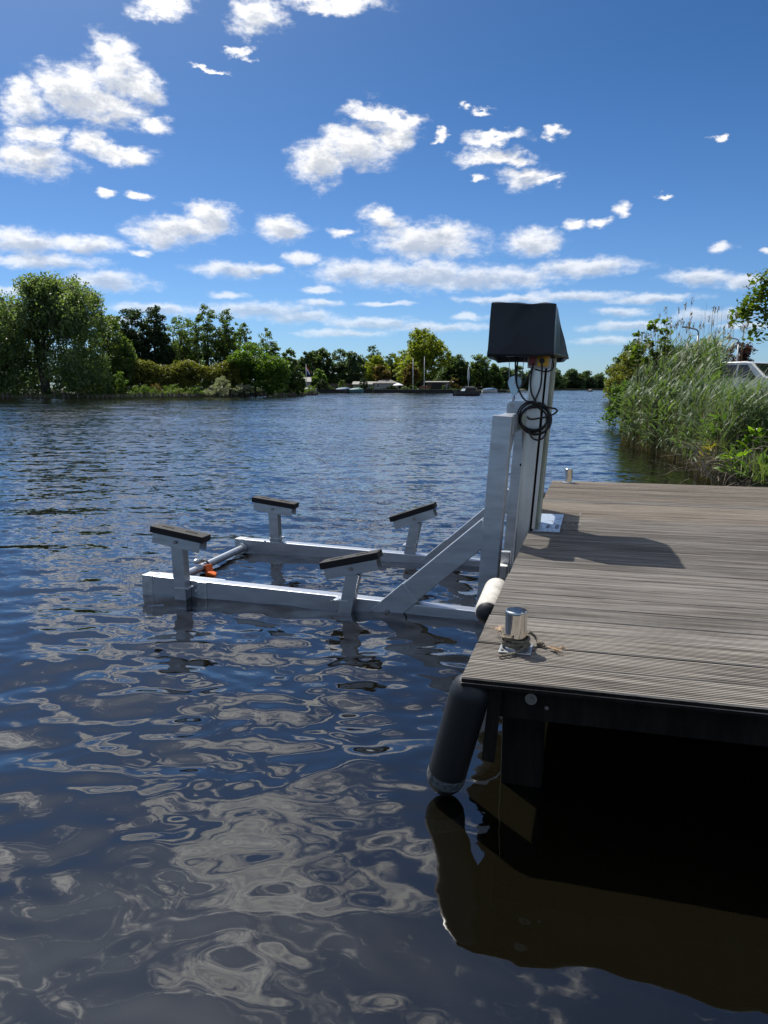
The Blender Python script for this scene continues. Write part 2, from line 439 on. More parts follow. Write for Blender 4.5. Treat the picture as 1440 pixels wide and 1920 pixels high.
# ------------------------------------------------------------------ water
def water_mesh():
    # one disc round the camera foot, fine where the photograph looks, coarse behind
    a0 = math.radians(-15.39)
    fine = np.radians(np.linspace(-42, 42, 620)) + a0
    rest = np.radians(np.linspace(42, 318, 70)[1:-1]) + a0
    ang = np.concatenate([fine, rest])
    rs = [0.0, 0.35]
    r = 0.7
    while r < 3200:
        rs.append(r)
        r *= 1.0052 if r < 26 else (1.018 if r < 160 else 1.08)
    rs = np.array(rs[1:])
    RR, AA = np.meshgrid(rs, ang, indexing='ij')
    X = RR * np.sin(AA); Y = RR * np.cos(AA)
    spacing = np.maximum(RR * 0.0052, RR * math.radians(84) / 620)
    h = np.zeros_like(X)
    wr = np.random.default_rng(5)
    main = math.radians(-15.39)
    # calmer, smoother water close to the dock; wind chop farther out
    fine_amp = np.clip((RR - 1.9) / 4.6, 0.0, 1.0)
    shelter = np.clip(1.0 - np.exp(-(((X - 0.7) / 1.5) ** 2 + ((Y - 2.2) / 1.4) ** 2)), 0.38, 1)
    comps = []
    for i in range(8): comps.append((wr.uniform(1.2, 2.4), 0.0135, 16, 0))
    for i in range(20): comps.append((wr.uniform(.45, 1.0), 0.0140, 42, 0))
    for i in range(28): comps.append((wr.uniform(.2, .45), 0.0155, 60, 1))
    for i in range(44): comps.append((wr.uniform(.07, .2), 0.0225, 70, 2))
    # cat's-paws: small ripples come in patches
    patch = np.clip(.5 + .5 * np.sin(X * 1.9 + 1.1 * np.sin(Y * 1.3)) * np.sin(Y * 2.3 + 1.4 * np.sin(X * 1.1 + 2)), 0, 1)
    for lam, slope, spread, cls in comps:
        th = main + math.radians(wr.normal(0, spread * .6)) + (math.pi if wr.random() < .3 else 0)
        k = 2 * math.pi / lam
        ph = wr.uniform(0, 6.283)
        amp = slope / k
        fade = np.clip((lam / spacing - 4) / 5, 0, 1)
        if cls == 1: fade = fade * (0.62 + 0.38 * fine_amp)
        if cls == 2: fade = fade * (0.10 + 0.22 * patch + 0.68 * fine_amp)
        # slowly wandering phase keeps the crests short
        warp = 0.7 * np.sin(X * .9 + ph * 3) + 0.7 * np.sin(Y * .8 + ph * 5)
        q_ = k * (X * math.sin(th) + Y * math.cos(th)) + ph + warp
        h += amp * fade * (np.sin(q_) + (.28 * np.sin(2 * q_ + .9) if cls < 2 else 0))
    h *= shelter * (1 - .55 * np.clip((RR - 3.5) / 4, 0, 1))
    na, nr = len(ang), len(rs)
    V = np.stack([X, Y, h], -1).reshape(-1, 3)
    V = np.concatenate([V, [[0, 0, 0]]])
    i = np.arange(nr - 1)[:, None]; j = np.arange(na)[None, :]; jn = (j + 1) % na
    Q = np.stack([i * na + j + 0 * jn, (i + 1) * na + j + 0 * jn, (i + 1) * na + jn, i * na + jn], -1).reshape(-1, 4)
    me = np_mesh('water', V, Q[:, ::-1])
    bm = bmesh.new(); bm.from_mesh(me); bm.verts.ensure_lookup_table()
    c = bm.verts[len(V) - 1]
    for q in range(na): bm.faces.new((bm.verts[q], bm.verts[(q + 1) % na], c))
    bmesh.ops.recalc_face_normals(bm, faces=bm.faces[:])
    bm.to_mesh(me); bm.free()
    if me.polygons[0].normal.z < 0: me.flip_normals()
    return me
def water_material():
    m = bpy.data.materials.new('water'); m.use_nodes = True
    nt = m.node_tree; N, Lk = nt.nodes.new, nt.links.new
    b = nt.nodes['Principled BSDF']
    b.inputs['Base Color'].default_value = (.0046, .0041, .0022, 1)
    b.inputs['Roughness'].default_value = 0.025
    b.inputs['IOR'].default_value = 1.82
    tc = N('ShaderNodeTexCoord'); geo = N('ShaderNodeNewGeometry')
    mp = N('ShaderNodeMapping'); mp.inputs['Rotation'].default_value = (0, 0, math.radians(-15.39)); mp.inputs['Scale'].default_value = (.55, 1, 1)
    Lk(tc.outputs['Object'], mp.inputs[0])
    ln = N('ShaderNodeVectorMath'); ln.operation = 'LENGTH'; Lk(tc.outputs['Object'], ln.inputs[0])
    def ripples(scale, detail, lo, hi, s0, s1, mp=mp):
        n = N('ShaderNodeTexNoise'); n.inputs['Scale'].default_value = scale; n.inputs['Detail'].default_value = detail; n.inputs['Roughness'].default_value = .55
        Lk(mp.outputs[0], n.inputs[0])
        s = N('ShaderNodeVectorMath'); s.operation = 'SUBTRACT'; s.inputs[1].default_value = (.5, .5, .5); Lk(n.outputs['Color'], s.inputs[0])
        z = N('ShaderNodeVectorMath'); z.operation = 'MULTIPLY'; z.inputs[1].default_value = (1, 1, 0); Lk(s.outputs[0], z.inputs[0])
        r = N('ShaderNodeMapRange'); r.inputs['From Min'].default_value = lo; r.inputs['From Max'].default_value = hi
        r.inputs['To Min'].default_value = s0; r.inputs['To Max'].default_value = s1
        Lk(ln.outputs['Value'], r.inputs[0])
        # gusts: patches of rougher and smoother water
        g = N('ShaderNodeTexNoise'); g.inputs['Scale'].default_value = .16; g.inputs['Detail'].default_value = 3; Lk(mp.outputs[0], g.inputs[0])
        gm = N('ShaderNodeMapRange'); gm.inputs['From Min'].default_value = .35; gm.inputs['From Max'].default_value = .65; gm.inputs['To Min'].default_value = .55; gm.inputs['To Max'].default_value = 1.25
        Lk(g.outputs['Fac'], gm.inputs[0])
        ml = N('ShaderNodeMath'); ml.operation = 'MULTIPLY'; Lk(r.outputs[0], ml.inputs[0]); Lk(gm.outputs[0], ml.inputs[1])
        o = N('ShaderNodeVectorMath'); o.operation = 'SCALE'; Lk(z.outputs[0], o.inputs[0]); Lk(ml.outputs[0], o.inputs['Scale'])
        return o.outputs[0]
    a1 = ripples(13, 3, 2.2, 9, 0.055, .36)
    a2 = ripples(5.0, 4, 5, 22, 0.0, .62)
    mp2 = N('ShaderNodeMapping'); mp2.inputs['Rotation'].default_value = (0, 0, math.radians(-15.39)); mp2.inputs['Scale'].default_value = (.3, 1, 1)
    Lk(tc.outputs['Object'], mp2.inputs[0])
    a3 = ripples(1.1, 3, 14, 70, 0.0, .5, mp2)
    s0_ = N('ShaderNodeVectorMath'); s0_.operation = 'ADD'; Lk(a1, s0_.inputs[0]); Lk(a3, s0_.inputs[1])
    s1 = N('ShaderNodeVectorMath'); s1.operation = 'ADD'; Lk(s0_.outputs[0], s1.inputs[0]); Lk(a2, s1.inputs[1])
    # tilt added to the far normals so the water mirrors sky above the trees
    bi = N('ShaderNodeMapRange'); bi.inputs['From Min'].default_value = 5; bi.inputs['From Max'].default_value = 28; bi.inputs['To Max'].default_value = .06
    Lk(ln.outputs['Value'], bi.inputs[0])
    bv = N('ShaderNodeVectorMath'); bv.operation = 'SCALE'; bv.inputs[0].default_value = (.26, -.96, 0); Lk(bi.outputs[0], bv.inputs['Scale'])
    sb = N('ShaderNodeVectorMath'); sb.operation = 'ADD'; Lk(s1.outputs[0], sb.inputs[0]); Lk(bv.outputs[0], sb.inputs[1])
    s2 = N('ShaderNodeVectorMath'); s2.operation = 'ADD'; Lk(geo.outputs['Normal'], s2.inputs[0]); Lk(sb.outputs[0], s2.inputs[1])
    nn = N('ShaderNodeVectorMath'); nn.operation = 'NORMALIZE'; Lk(s2.outputs[0], nn.inputs[0])
    Lk(nn.outputs[0], b.inputs['Normal'])
    return m
structure('water', water_mesh(), water_material(), smooth=True)

# ------------------------------------------------------------------ dock
DZ = 0.54
dock = thing('wooden_dock', (-0.409, 2.505, 0), 'weathered grey grooved plank jetty standing on dark piles at the right', 'dock')
PITCH, NPL = 0.1953, 30
def plank_mesh(x0, x1, seed, wm):
    r = random.Random(seed)
    w, t, ng = 0.1810, 0.030, 12
    # lips added below the groove close each joint to a slot against light leaks
    prof = [(-.0066, -t), (-.0066, -.019), (0, -.019), (0, -.006), (.004, 0)]
    gp = w / ng
    for i in range(ng - 1):
        c = gp * (i + 1)
        d_ = .016 + r.uniform(-.001, .001)
        prof += [(c - .0043, 0), (c - .0035, -d_), (c + .0035, -d_), (c + .0043, 0)]
    prof += [(w - .004, 0), (w, -.006), (w, -.019), (w + .0066, -.019), (w + .0066, -t)]
    bb = MB(); bb.prism([(x0, y, z) for y, z in prof], (x1 - x0, 0, 0))
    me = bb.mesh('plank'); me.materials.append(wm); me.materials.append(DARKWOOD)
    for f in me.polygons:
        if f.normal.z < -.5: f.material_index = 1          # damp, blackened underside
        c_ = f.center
        if abs(f.normal.y) > .7 and (c_.y < .001 or c_.y > w - .001): f.material_index = 1      # joint and front faces: shade put into the colour
    return me
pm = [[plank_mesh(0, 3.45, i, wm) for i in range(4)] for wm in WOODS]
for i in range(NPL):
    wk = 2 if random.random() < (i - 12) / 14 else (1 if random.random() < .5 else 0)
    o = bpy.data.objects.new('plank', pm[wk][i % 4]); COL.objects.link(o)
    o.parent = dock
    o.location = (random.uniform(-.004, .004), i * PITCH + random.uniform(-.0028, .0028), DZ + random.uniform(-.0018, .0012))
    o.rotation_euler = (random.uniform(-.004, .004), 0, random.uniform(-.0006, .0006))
def dpart(name, m, *boxes, bev=.004):
    q = MB()
    for c, s in boxes: q.box(c, s, bev=bev)
    return q.build(name, m, dock)
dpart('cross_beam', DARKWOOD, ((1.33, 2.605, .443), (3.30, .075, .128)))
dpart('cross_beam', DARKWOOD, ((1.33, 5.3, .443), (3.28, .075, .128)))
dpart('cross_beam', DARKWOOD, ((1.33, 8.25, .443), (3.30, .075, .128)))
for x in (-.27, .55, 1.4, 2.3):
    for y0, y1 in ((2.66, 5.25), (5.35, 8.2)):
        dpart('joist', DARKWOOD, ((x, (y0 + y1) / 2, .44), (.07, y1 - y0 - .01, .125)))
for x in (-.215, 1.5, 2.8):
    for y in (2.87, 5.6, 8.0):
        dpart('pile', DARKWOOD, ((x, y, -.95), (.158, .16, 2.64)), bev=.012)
q = MB(); q.beam((-.291, 2.54, .495), (-.314, 2.55, .215), .018, .046, side=(0, 1, 0)); q.build('hanging_batten', DARKWOOD, dock)
# washers on the front beam
q = MB(); q.cyl((-.17, 2.566, .462), (-.17, 2.556, .462), .021); q.cyl((-.17, 2.557, .462), (-.17, 2.546, .462), .010, seg=6); q.build('bolt', BOLT, dock)
q = MB(); q.cyl((-.115, 2.566, .437), (-.115, 2.552, .437), .008, seg=6); q.build('bolt', BOLT, dock)

# ------------------------------------------------------------------ bollards, rope
def bollard(x, y, r, h, label):
    t = thing('bollard', (x, y, DZ), label, 'bollard', 'steel bollards on the dock')
    q = MB(); q.lathe((x, y, DZ + .006), (x, y, 1), [(0, 0), (0, r), (h - .014, r), (h - .008, r * 1.03), (h - .003, r * 1.0), (h, r * .9), (h, 0)], 36)
    q.build('post', STEEL, t, auto=35)
    q = MB(); q.box((x + .002, y, DZ + .004), (.122, .122, .007), bev=.002); q.build('base_plate', GALV, t)
    for sx in (-1, 1):
        for sy in (-1, 1):
            q = MB(); q.cyl((x + .002 + sx * .048, y + sy * .048, DZ + .007), (x + .002 + sx * .048, y + sy * .048, DZ + .013), .006, seg=6); q.build('bolt', BOLT, t)
    return t
bollard(-.254, 2.838, .0415, .152, 'polished steel bollard wound with rope at the near dock corner')
bollard(-.232, 8.21, .038, .148, 'small bare steel bollard at the far end of the dock')
bx, by = -.254, 2.838
rp = thing('mooring_rope', (bx, by, DZ), 'frayed beige rope end wound four times round the near bollard', 'rope')
pts = []
for i in range(110):
    a = i / 24 * 2 * math.pi + 1.2
    k = i / 110
    rr = .049 + .003 * math.sin(i * .37)
    pts.append((bx + rr * math.cos(a), by + rr * math.sin(a), DZ + .016 + .040 * k + .004 * math.sin(a * 1.7 + 1)))
q = MB(); q.tube(pts, .0058, 6); q.build('coil', ROPE, rp, smooth=True)
q = MB(); q.tube(spline([(bx + .040, by + .03, DZ + .055), (-.205, 2.905, DZ + .05), (-.185, 2.92, DZ + .028), (-.166, 2.894, DZ + .010), (-.145, 2.878, DZ + .009)]), .0056, 6); q.build('tail', ROPE, rp, smooth=True)
q = MB(); q.tube(spline([(bx + .045, by - .03, DZ + .03), (-.235, 2.778, DZ + .015), (-.262, 2.752, DZ + .009), (-.302, 2.722, DZ + .007)]), .0056, 6); q.build('tail', ROPE, rp, smooth=True)
q = MB(); q.lathe((-.176, 2.903, DZ + .012), (-.150, 2.885, DZ + .010), [(0, 0), (.004, .010), (.016, .012), (.028, .010), (.032, 0)], 10); q.build('knot', ROPE, rp, smooth=True)
def fray(c, d, n, L, sp):
    q = MB(); rr = random.Random(3)
    for i in range(n):
        a = Vector(d).normalized(); e = a + Vector((rr.uniform(-1, 1), rr.uniform(-1, 1), rr.uniform(-.3, .5))) * sp
        l = L * rr.uniform(.6, 1.1)
        p0 = Vector(c); p1 = p0 + (a * .6 + e * .4) * l * .5; p2 = p0 + e * l
        p2.z = max(p2.z, DZ + .003); p1.z = max(p1.z, DZ + .004)
        q.tube(spline([p0, p1, p2], 3), .0012, 4)
    return q
fray((-.146, 2.878, DZ + .010), (.055, -.035, 0), 26, .075, .35).build('frayed_end', FRAY, rp)
q = MB(); q.tube(spline([(bx - .046, by + .02, DZ + .04), (bx - .06, by + .06, DZ + .05), (bx - .07, by + .10, DZ + .035)]), .0056, 6); q.build('tail', ROPE, rp, smooth=True)
fray((bx - .07, by + .10, DZ + .035), (-.02, .05, -.01), 26, .06, .55).build('frayed_end', FRAY, rp)

# ------------------------------------------------------------------ fenders
FEND = mat('fender_vinyl', (.012, .015, .019), .46, 0, var=.3, var_scale=10, rough_var=.12, bump=.06, bump_scale=50)
FENDW = mat('fender_pale', (.62, .60, .55), .6, 0, base2=(.42, .40, .36), var_scale=14, bump=.1)
SCUM = mat('dried_scum', (.15, .16, .165), .8, 0, base2=(.03, .036, .042), var_scale=60)
def capsule(q, p0, p1, r, n=7, t0=None, t1=None, seg=28):
    L = (Vector(p1) - Vector(p0)).length
    prof = [(0, 0)] + [(r - r * math.cos(math.pi / 2 * i / n), r * math.sin(math.pi / 2 * i / n)) for i in range(1, n)]
    prof += [(r + (L - 2 * r) * i / 8, r) for i in range(0, 9)]
    prof += [(L - r + r * math.sin(math.pi / 2 * i / n), r * math.cos(math.pi / 2 * i / n)) for i in range(1, n)] + [(L, 0)]
    if t0 is not None:
        prof = [p for p in prof if t0 <= p[0] <= t1]
    q.lathe(p0, p1, prof, seg); return q
ft = thing('fender', (-.50, 2.56, 0), 'long black dock fender hanging below the near corner into the water', 'fender', 'fenders along the dock edge')
f0, f1 = Vector((-.366, 2.54, .532)), Vector((-.500, 2.655, .018))
q = MB(); capsule(q, f0, f1, .073); q.build('body', FEND, ft, smooth=True)
ax = (f1 - f0).normalized(); L_ = (f1 - f0).length
q = MB(); q.lathe(f0, f1, [(L_ - .105, .0738), (L_ - .085, .0742), (L_ - .075, .0742), (L_ - .06, .0725)], 28); q.build('waterline_mark', SCUM, ft, smooth=True)
ft = thing('fender', (-.49, 3.6, .3), 'pale grey fender with a scratched black end beside the dock edge', 'fender', 'fenders along the dock edge')
q = MB(); capsule(q, (-.470, 3.62, .425), (-.475, 4.10, .45), .066, t0=.022, t1=.44); q.build('body', FENDW, ft, smooth=True)
q = MB(); capsule(q, (-.470, 3.615, .4247), (-.475, 4.10, .45), .0645, t0=0, t1=.045); q.build('end_cap', FEND, ft, smooth=True)
ft = thing('fender', (-.49, 6.8, .3), 'small white fender behind the lift mast near the far bollard', 'fender', 'fenders along the dock edge')
q = MB(); capsule(q, (-.478, 6.75, .44), (-.478, 7.25, .45), .06); q.build('body', FENDW, ft, smooth=True)
q = MB(); capsule(q, (-.478, 7.24, .45), (-.46, 7.62, .47), .05); q.build('end_cap', FEND, ft, smooth=True)

# ------------------------------------------------------------------ boat lift
LEAN = .0635
def ux(z): return -.5585 + (z - 1.355) * LEAN          # uprights lean towards the dock
lift = thing('boat_lift', (-.45, 5.6, 0), 'aluminium boat lift with leaning mast and two arms half under water', 'boat lift')
ARMS = {}
for y, z0, z1 in ((4.90, .070, -.015), (6.44, .049, -.032)):
    q = MB(); q.beam((-3.215, y, z0), (-.60, y, z1), .10, .16, bev=.006); a = q.build('arm', ALU, lift)
    q = MB(); q.beam((-3.219, y, z0), (-3.13, y, z0 - .003), .106, .165, bev=.002); q.build('end_cap', GALV, a)
    # diagonal brace, a sleeve at the lower end
    d0, d1 = Vector((-1.372, y, -.032)), Vector((ux(.6) - .02, y, .635))
    dr = (d1 - d0).normalized()
    q = MB(); q.beam(d0 + dr * .2, d1, .108, .150, bev=.005); br = q.build('brace', ALU, lift)
    q = MB(); q.beam(d0, d0 + dr * .30, .122, .160, bev=.003); q.build('sleeve', ALU, br)
    q = MB(); q.cyl((-1.31, y - .061, .022), (-1.31, y - .078, .022), .016, seg=12); q.build('bolt', BOLT, br)
    # weld bead against the upright
    wp = [Vector((ux(z) - .062, y - .055, z)) for z in np.linspace(.48, .67, 14)]
    q = MB(); q.tube(wp, .006, 6, radii=[.005 + .002 * (i % 2) for i in range(14)]); q.build('weld', GALV, br, smooth=True)
    # upright
    q = MB(); q.beam((ux(-.4), y, -.4), (ux(1.36), y, 1.36), .12, .124, bev=.006, side=(0, 1, 0)); q.build('upright', ALU, lift)
    q = MB(); q.prism([(ux(1.02) + .02, y + (.06 if y < 5.6 else -.06), 1.02), (ux(1.24) + .02, y + (.40 if y < 5.6 else -.40), 1.242), (ux(1.24) + .02, y + (.06 if y < 5.6 else -.06), 1.242)], (.03, 0, .002)); q.build('gusset', ALU, lift)
q = MB(); q.beam((-.557, 4.962, 1.30), (-.557, 6.378, 1.30), .118, .118, bev=.005); q.build('top_crossbeam', ALU, lift)
q = MB(); q.beam((-.665, 4.962, -.05), (-.665, 6.378, -.06), .10, .12, bev=.005); q.build('lower_crossbeam', ALU, lift)
q = MB(); q.cyl((-3.085, 4.952, .062), (-3.135, 6.388, .045), .031, seg=24); tt = q.build('tie_tube', GALV, lift, auto=40)
q = MB(); q.cyl((-3.134, 6.355, .045), (-3.135, 6.387, .045), .046, seg=24); q.build('flange', GALV, tt, auto=40)
q = MB(); q.beam((-3.20, 5.02, .12), (-2.63, 5.02, .10), .06, .012, bev=.002); q.build('top_plate', GALV, lift)

def bunk(xc, y, zt, tilt, xb, zb, front, label=None):
    """post with a tilting saddle channel and a slotted rubber pad"""
    ca, sa = math.cos(tilt), math.sin(tilt)
    yy = y - (.093 if front else 0.0)
    top = Vector((xc, yy, zt)); bot = Vector((xb, yy, zb))
    q = MB(); q.beam(bot, top, .08, .092, bev=.004, side=(0, 1, 0)); p = q.build('support_post', ALU, lift)
    ax_ = Vector((ca, 0, sa)); up = Vector((-sa, 0, ca))
    q = MB()
    c = top + up * .030
    hl = .190
    for s in (-1, 1):
        q.beam(c - ax_ * hl + Vector((0, s * .052, 0)), c + ax_ * hl + Vector((0, s * .052, 0)), .006, .074, bev=.001)
    q.beam(c - ax_ * hl + up * .034, c + ax_ * hl + up * .034, .098, .006, bev=.001)
    q.build('saddle', ALU, p)
    q = MB()
    pc = top + up * .092
    q.beam(pc - ax_ * .212, pc + ax_ * .212, .128, .048, bev=.006)
    q.build('pad', RUBBER, p)
    for s in (-.1, .09):
        q = MB()
        q.beam(pc + ax_ * (s - .045) + up * .0245, pc + ax_ * (s + .045) + up * .0245, .022, .004, bev=.001)
        q.build('pad_slot', mat('slot_dark', (.004, .004, .004), .9), p)
    q = MB(); q.cyl(c + Vector((0, -.055, .006)), c + Vector((0, -.070, .006)), .013, seg=12); q.build('bolt', BOLT, p)
    # clamp at the arm
    q = MB()
    cz = .045 if front else .10
    q.box((xb + .01, y - (.093 if front else 0), cz + .05), (.112, .10 if front else .118, .012), bev=.002)
    for s in (-1, 1): q.cyl((xb + s * .085, y - .056, cz + .02), (xb + s * .085, y - .07, cz + .02), .010, seg=8)
    q.build('clamp', GALV, p)
bunk(-2.868, 4.90, .405, -math.radians(8.6), -2.846, -.25, True)
bunk(-1.535, 4.90, .292, math.radians(13.6), -1.625, -.15, True)
bunk(-2.83, 6.44, .395, -math.radians(6.8), -2.82, -.05, False)
bunk(-1.475, 6.44, .365, math.radians(19.5), -1.545, .02, False)
for x0, x1 in ((-2.66, -2.56),):
    q = MB(); q.box((-2.72, 4.848, .045), (.075, .008, .165), bev=.002); q.build('splice_plate', GALV, lift)

# mast
def mx(z): return (z - 1.669) * LEAN
def mastbar(x0, x1, y0, y1, z0, z1, name, m, parent, bev=.003):
    q = MB()
    xc = (x0 + x1) / 2
    q.beam((xc + mx(z0), (y0 + y1) / 2, z0), (xc + mx(z1), (y0 + y1) / 2, z1), y1 - y0, x1 - x0, bev=bev, side=(0, 1, 0))
    return q.build(name, m, parent)
mast = mastbar(-.43, -.334, 5.345, 5.60, -1.2, 1.735, 'mast', ALU_MAST, lift, bev=.006)
mastbar(-.432, -.420, 5.330, 5.345, -1.2, 1.735, 'guide_lip', ALU_MAST, mast)
mastbar(-.334, -.320, 5.40, 5.62, .56, 1.735, 'slot', mat('slot_black', (.01, .01, .01), .8), mast, bev=.001)
mastbar(-.320, -.296, 5.335, 5.60, .552, 1.735, 'flange', ALU_MAST, mast)
mastbar(-.295, -.277, 5.36, 5.66, .552, 1.735, 'rear_flange', mat('mossy_aluminium', (.40, .43, .34), .6, .5, var=.4, var_scale=7), mast)
q = MB(); q.box((-.288, 5.675, DZ + .0065), (.184, .75, .009), bev=.002); bp = q.build('base_plate', mat('plate_zinc', (.62, .68, .74), .42, .8, base2=(.35, .42, .5), var_scale=26, rough_var=.2), mast)
for c_, s_ in [((-.222, 5.42 + i * .045), (.026, .016)) for i in range(4)] + [((-.285, 5.44 + i * .05), (.022, .02)) for i in range(3)]:
    q = MB(); q.box((*c_, DZ + .0118), (*s_, .0015)); q.build('plate_slot', mat('slot_dark', (.004, .004, .004), .9), mast)
# guide bracket low on the carriage
q = MB(); q.box((-.585, 5.30, .20), (.085, .10, .19), bev=.012); gb = q.build('guide_bracket', mat('nylon_white', (.72, .72, .70), .5), lift)
q = MB(); q.cyl((-.573, 5.252, .19), (-.573, 5.236, .19), .016, seg=14); q.build('bolt', BOLT, gb)
q = MB(); q.box((-.57, 5.36, .33), (.075, .05, .10), bev=.008); q.build('guide_bracket', GALV, lift)
# hole plate on the far upright
q = MB(); q.cyl((ux(.864) + .02, 6.383, .90), (ux(.864) + .02, 6.376, .90), .012, seg=14); q.build('bolt_hole', mat('slot_dark', (.004, .004, .004), .9), lift)
# lifting lug and pulley
q = MB()
for s in (-1, 1):
    yy = 5.50 + s * .036
    poly = [(-.60, 1.357), (-.60, 1.415), (-.585, 1.437), (-.56, 1.443), (-.40, 1.44), (-.385, 1.43), (-.385, 1.357)]
    q.prism([(x, yy - .005, z) for x, z in poly], (0, .010, 0))
lug = q.build('lifting_lug', ALU, lift)
q = MB(); q.cyl((-.563, 5.45, 1.412), (-.563, 5.55, 1.412), .014, seg=14); q.build('bolt', BOLT, lug)
q = MB()
for s in (-1, 1):
    poly = []
    for i in range(25):
        a = math.pi * (1.12 - 1.24 * i / 24)
        poly.append((-.5515 + .047 * math.cos(a), 1.572 + .047 * math.sin(a)))
    poly += [(-.541, 1.490), (-.556, 1.478), (-.571, 1.490)]
    q.prism([(x, 5.50 + s * .017 - .003, z) for x, z in poly], (0, .006, 0))
pu = q.build('pulley_block', ZINC, lift)
q = MB(); q.cyl((-.5515, 5.488, 1.572), (-.5515, 5.512, 1.572), .038, seg=24); q.cyl((-.5515, 5.474, 1.572), (-.5515, 5.526, 1.572), .008, seg=10); q.build('sheave', GALV, pu)
q = MB(); q.tube(spline([(-.556, 5.50, 1.487), (-.552, 5.485, 1.46), (-.563, 5.478, 1.435), (-.563, 5.485, 1.41)]), .007); q.tube(spline([(-.556, 5.50, 1.487), (-.56, 5.515, 1.46), (-.563, 5.522, 1.435), (-.563, 5.515, 1.41)]), .007); q.build('shackle', GALV, pu, smooth=True)
q = MB()
q.tube([(-.590, 5.50, 1.575), (-.598, 5.52, 1.76)], .0025, 6); q.tube([(-.513, 5.50, 1.575), (-.488, 5.52, 1.76)], .0025, 6)
q.build('wire_rope', GALV, pu)
# hoist under the cover, control box
q = MB(); q.lathe((-.64, 5.55, 1.84), (-.34, 5.55, 1.84), [(0, 0), (0, .075), (.02, .085), (.28, .085), (.30, .075), (.30, 0)], 24); q.box((-.35, 5.52, 1.80), (.16, .22, .14), bev=.01)
q.build('hoist', mat('hoist_grey', (.12, .12, .125), .5, .3), lift, auto=40)
q = MB(); q.box((-.375, 5.318, 1.715), (.150, .03, .095), bev=.004); cb = q.build('control_box', mat('box_grey', (.45, .44, .42), .5), lift)
q = MB(); q.box((-.347, 5.295, 1.718), (.072, .024, .075), bev=.004); q.build('yellow_panel', YELLOW, cb)
q = MB(); q.box((-.418, 5.297, 1.722), (.045, .02, .07), bev=.004); q.build('red_panel', RED, cb)
q = MB(); q.cyl((-.352, 5.285, 1.715), (-.352, 5.262, 1.715), .018, seg=18); q.build('plug', CABLE, cb)

# vinyl cover over the hoist
def cover_mesh():
    NT = [(-.690, 5.20, 2.093), (-.268, 5.20, 2.076), (-.272, 5.52, 2.070), (-.300, 5.88, 2.066), (-.665, 5.88, 2.086)]
    NBm = [(-.709, 5.19, 1.742), (-.273, 5.19, 1.741), (-.190, 5.60, 1.737), (-.254, 5.90, 1.722), (-.722, 5.90, 1.724)]
    bm = bmesh.new()
    n = 5
    segs, rows = 14, 14
    rings = []
    for k in range(rows + 1):
        t = k / rows
        ring = []
        for i in range(n):
            j = (i + 1) % n
            for s in range(segs):
                u = s / segs
                a = Vector(NT[i]).lerp(Vector(NT[j]), u); c = Vector(NBm[i]).lerp(Vector(NBm[j]), u)
                p = a.lerp(c, t)
                cen = Vector((-.47, 5.55, p.z))
                out = (p - cen); out.z = 0
                out.normalize()
                edge = abs(2 * u - 1)
                sag = .012 * math.sin(math.pi * t) * (1 - edge ** 2)
                wr_ = .003 * math.sin(u * 7 + i * 2.1 + t * 4) * math.sin(math.pi * t) + .0012 * math.sin(u * 17 + t * 9 + i)
                hem = .004 if t > .88 else 0
                p = p - out * (sag - wr_ - hem)
                if k == rows: p.z += .004 * math.sin(u * 7 + i * 3)
                if k == 0: p.z += .006 * math.sin(u * 8 + i) * (1 - edge)
                ring.append(bm.verts.new(p))
        rings.append(ring)
    m_ = n * segs
    for k in range(rows):
        for i in range(m_):
            j = (i + 1) % m_
            bm.faces.new((rings[k][i], rings[k][j], rings[k + 1][j], rings[k + 1][i]))
    # rounded top edge and a slightly sagging lid
    prev = rings[0]
    for f_, dz in ((.965, .006), (.8, .004), (.5, -.004), (.2, -.008)):
        cen = Vector((-.475, 5.54, 2.078))
        ring = []
        for v in rings[0]:
            p = cen.lerp(v.co, f_); p.z = v.co.z * f_ + cen.z * (1 - f_) + dz + .003 * math.sin(p.x * 40 + p.y * 21)
            ring.append(bm.verts.new(p))
        for i in range(m_):
            j = (i + 1) % m_
            bm.faces.new((prev[j], prev[i], ring[i], ring[j]))
        prev = ring
    bm.faces.new(prev[::-1])
    bmesh.ops.recalc_face_normals(bm, faces=bm.faces[:])
    me = bpy.data.meshes.new('motor_cover'); bm.to_mesh(me); bm.free()
    return me
cv = link_mesh('motor_cover', cover_mesh(), COVER, base=(-.47, 5.55, 1.73), smooth=True)
cv.data.set_sharp_from_angle(angle=math.radians(38))
sol = cv.modifiers.new('thickness', 'SOLIDIFY'); sol.thickness = .003; sol.offset = -1
tag(cv, 'dark navy vinyl box cover over the hoist on the mast', 'cover')

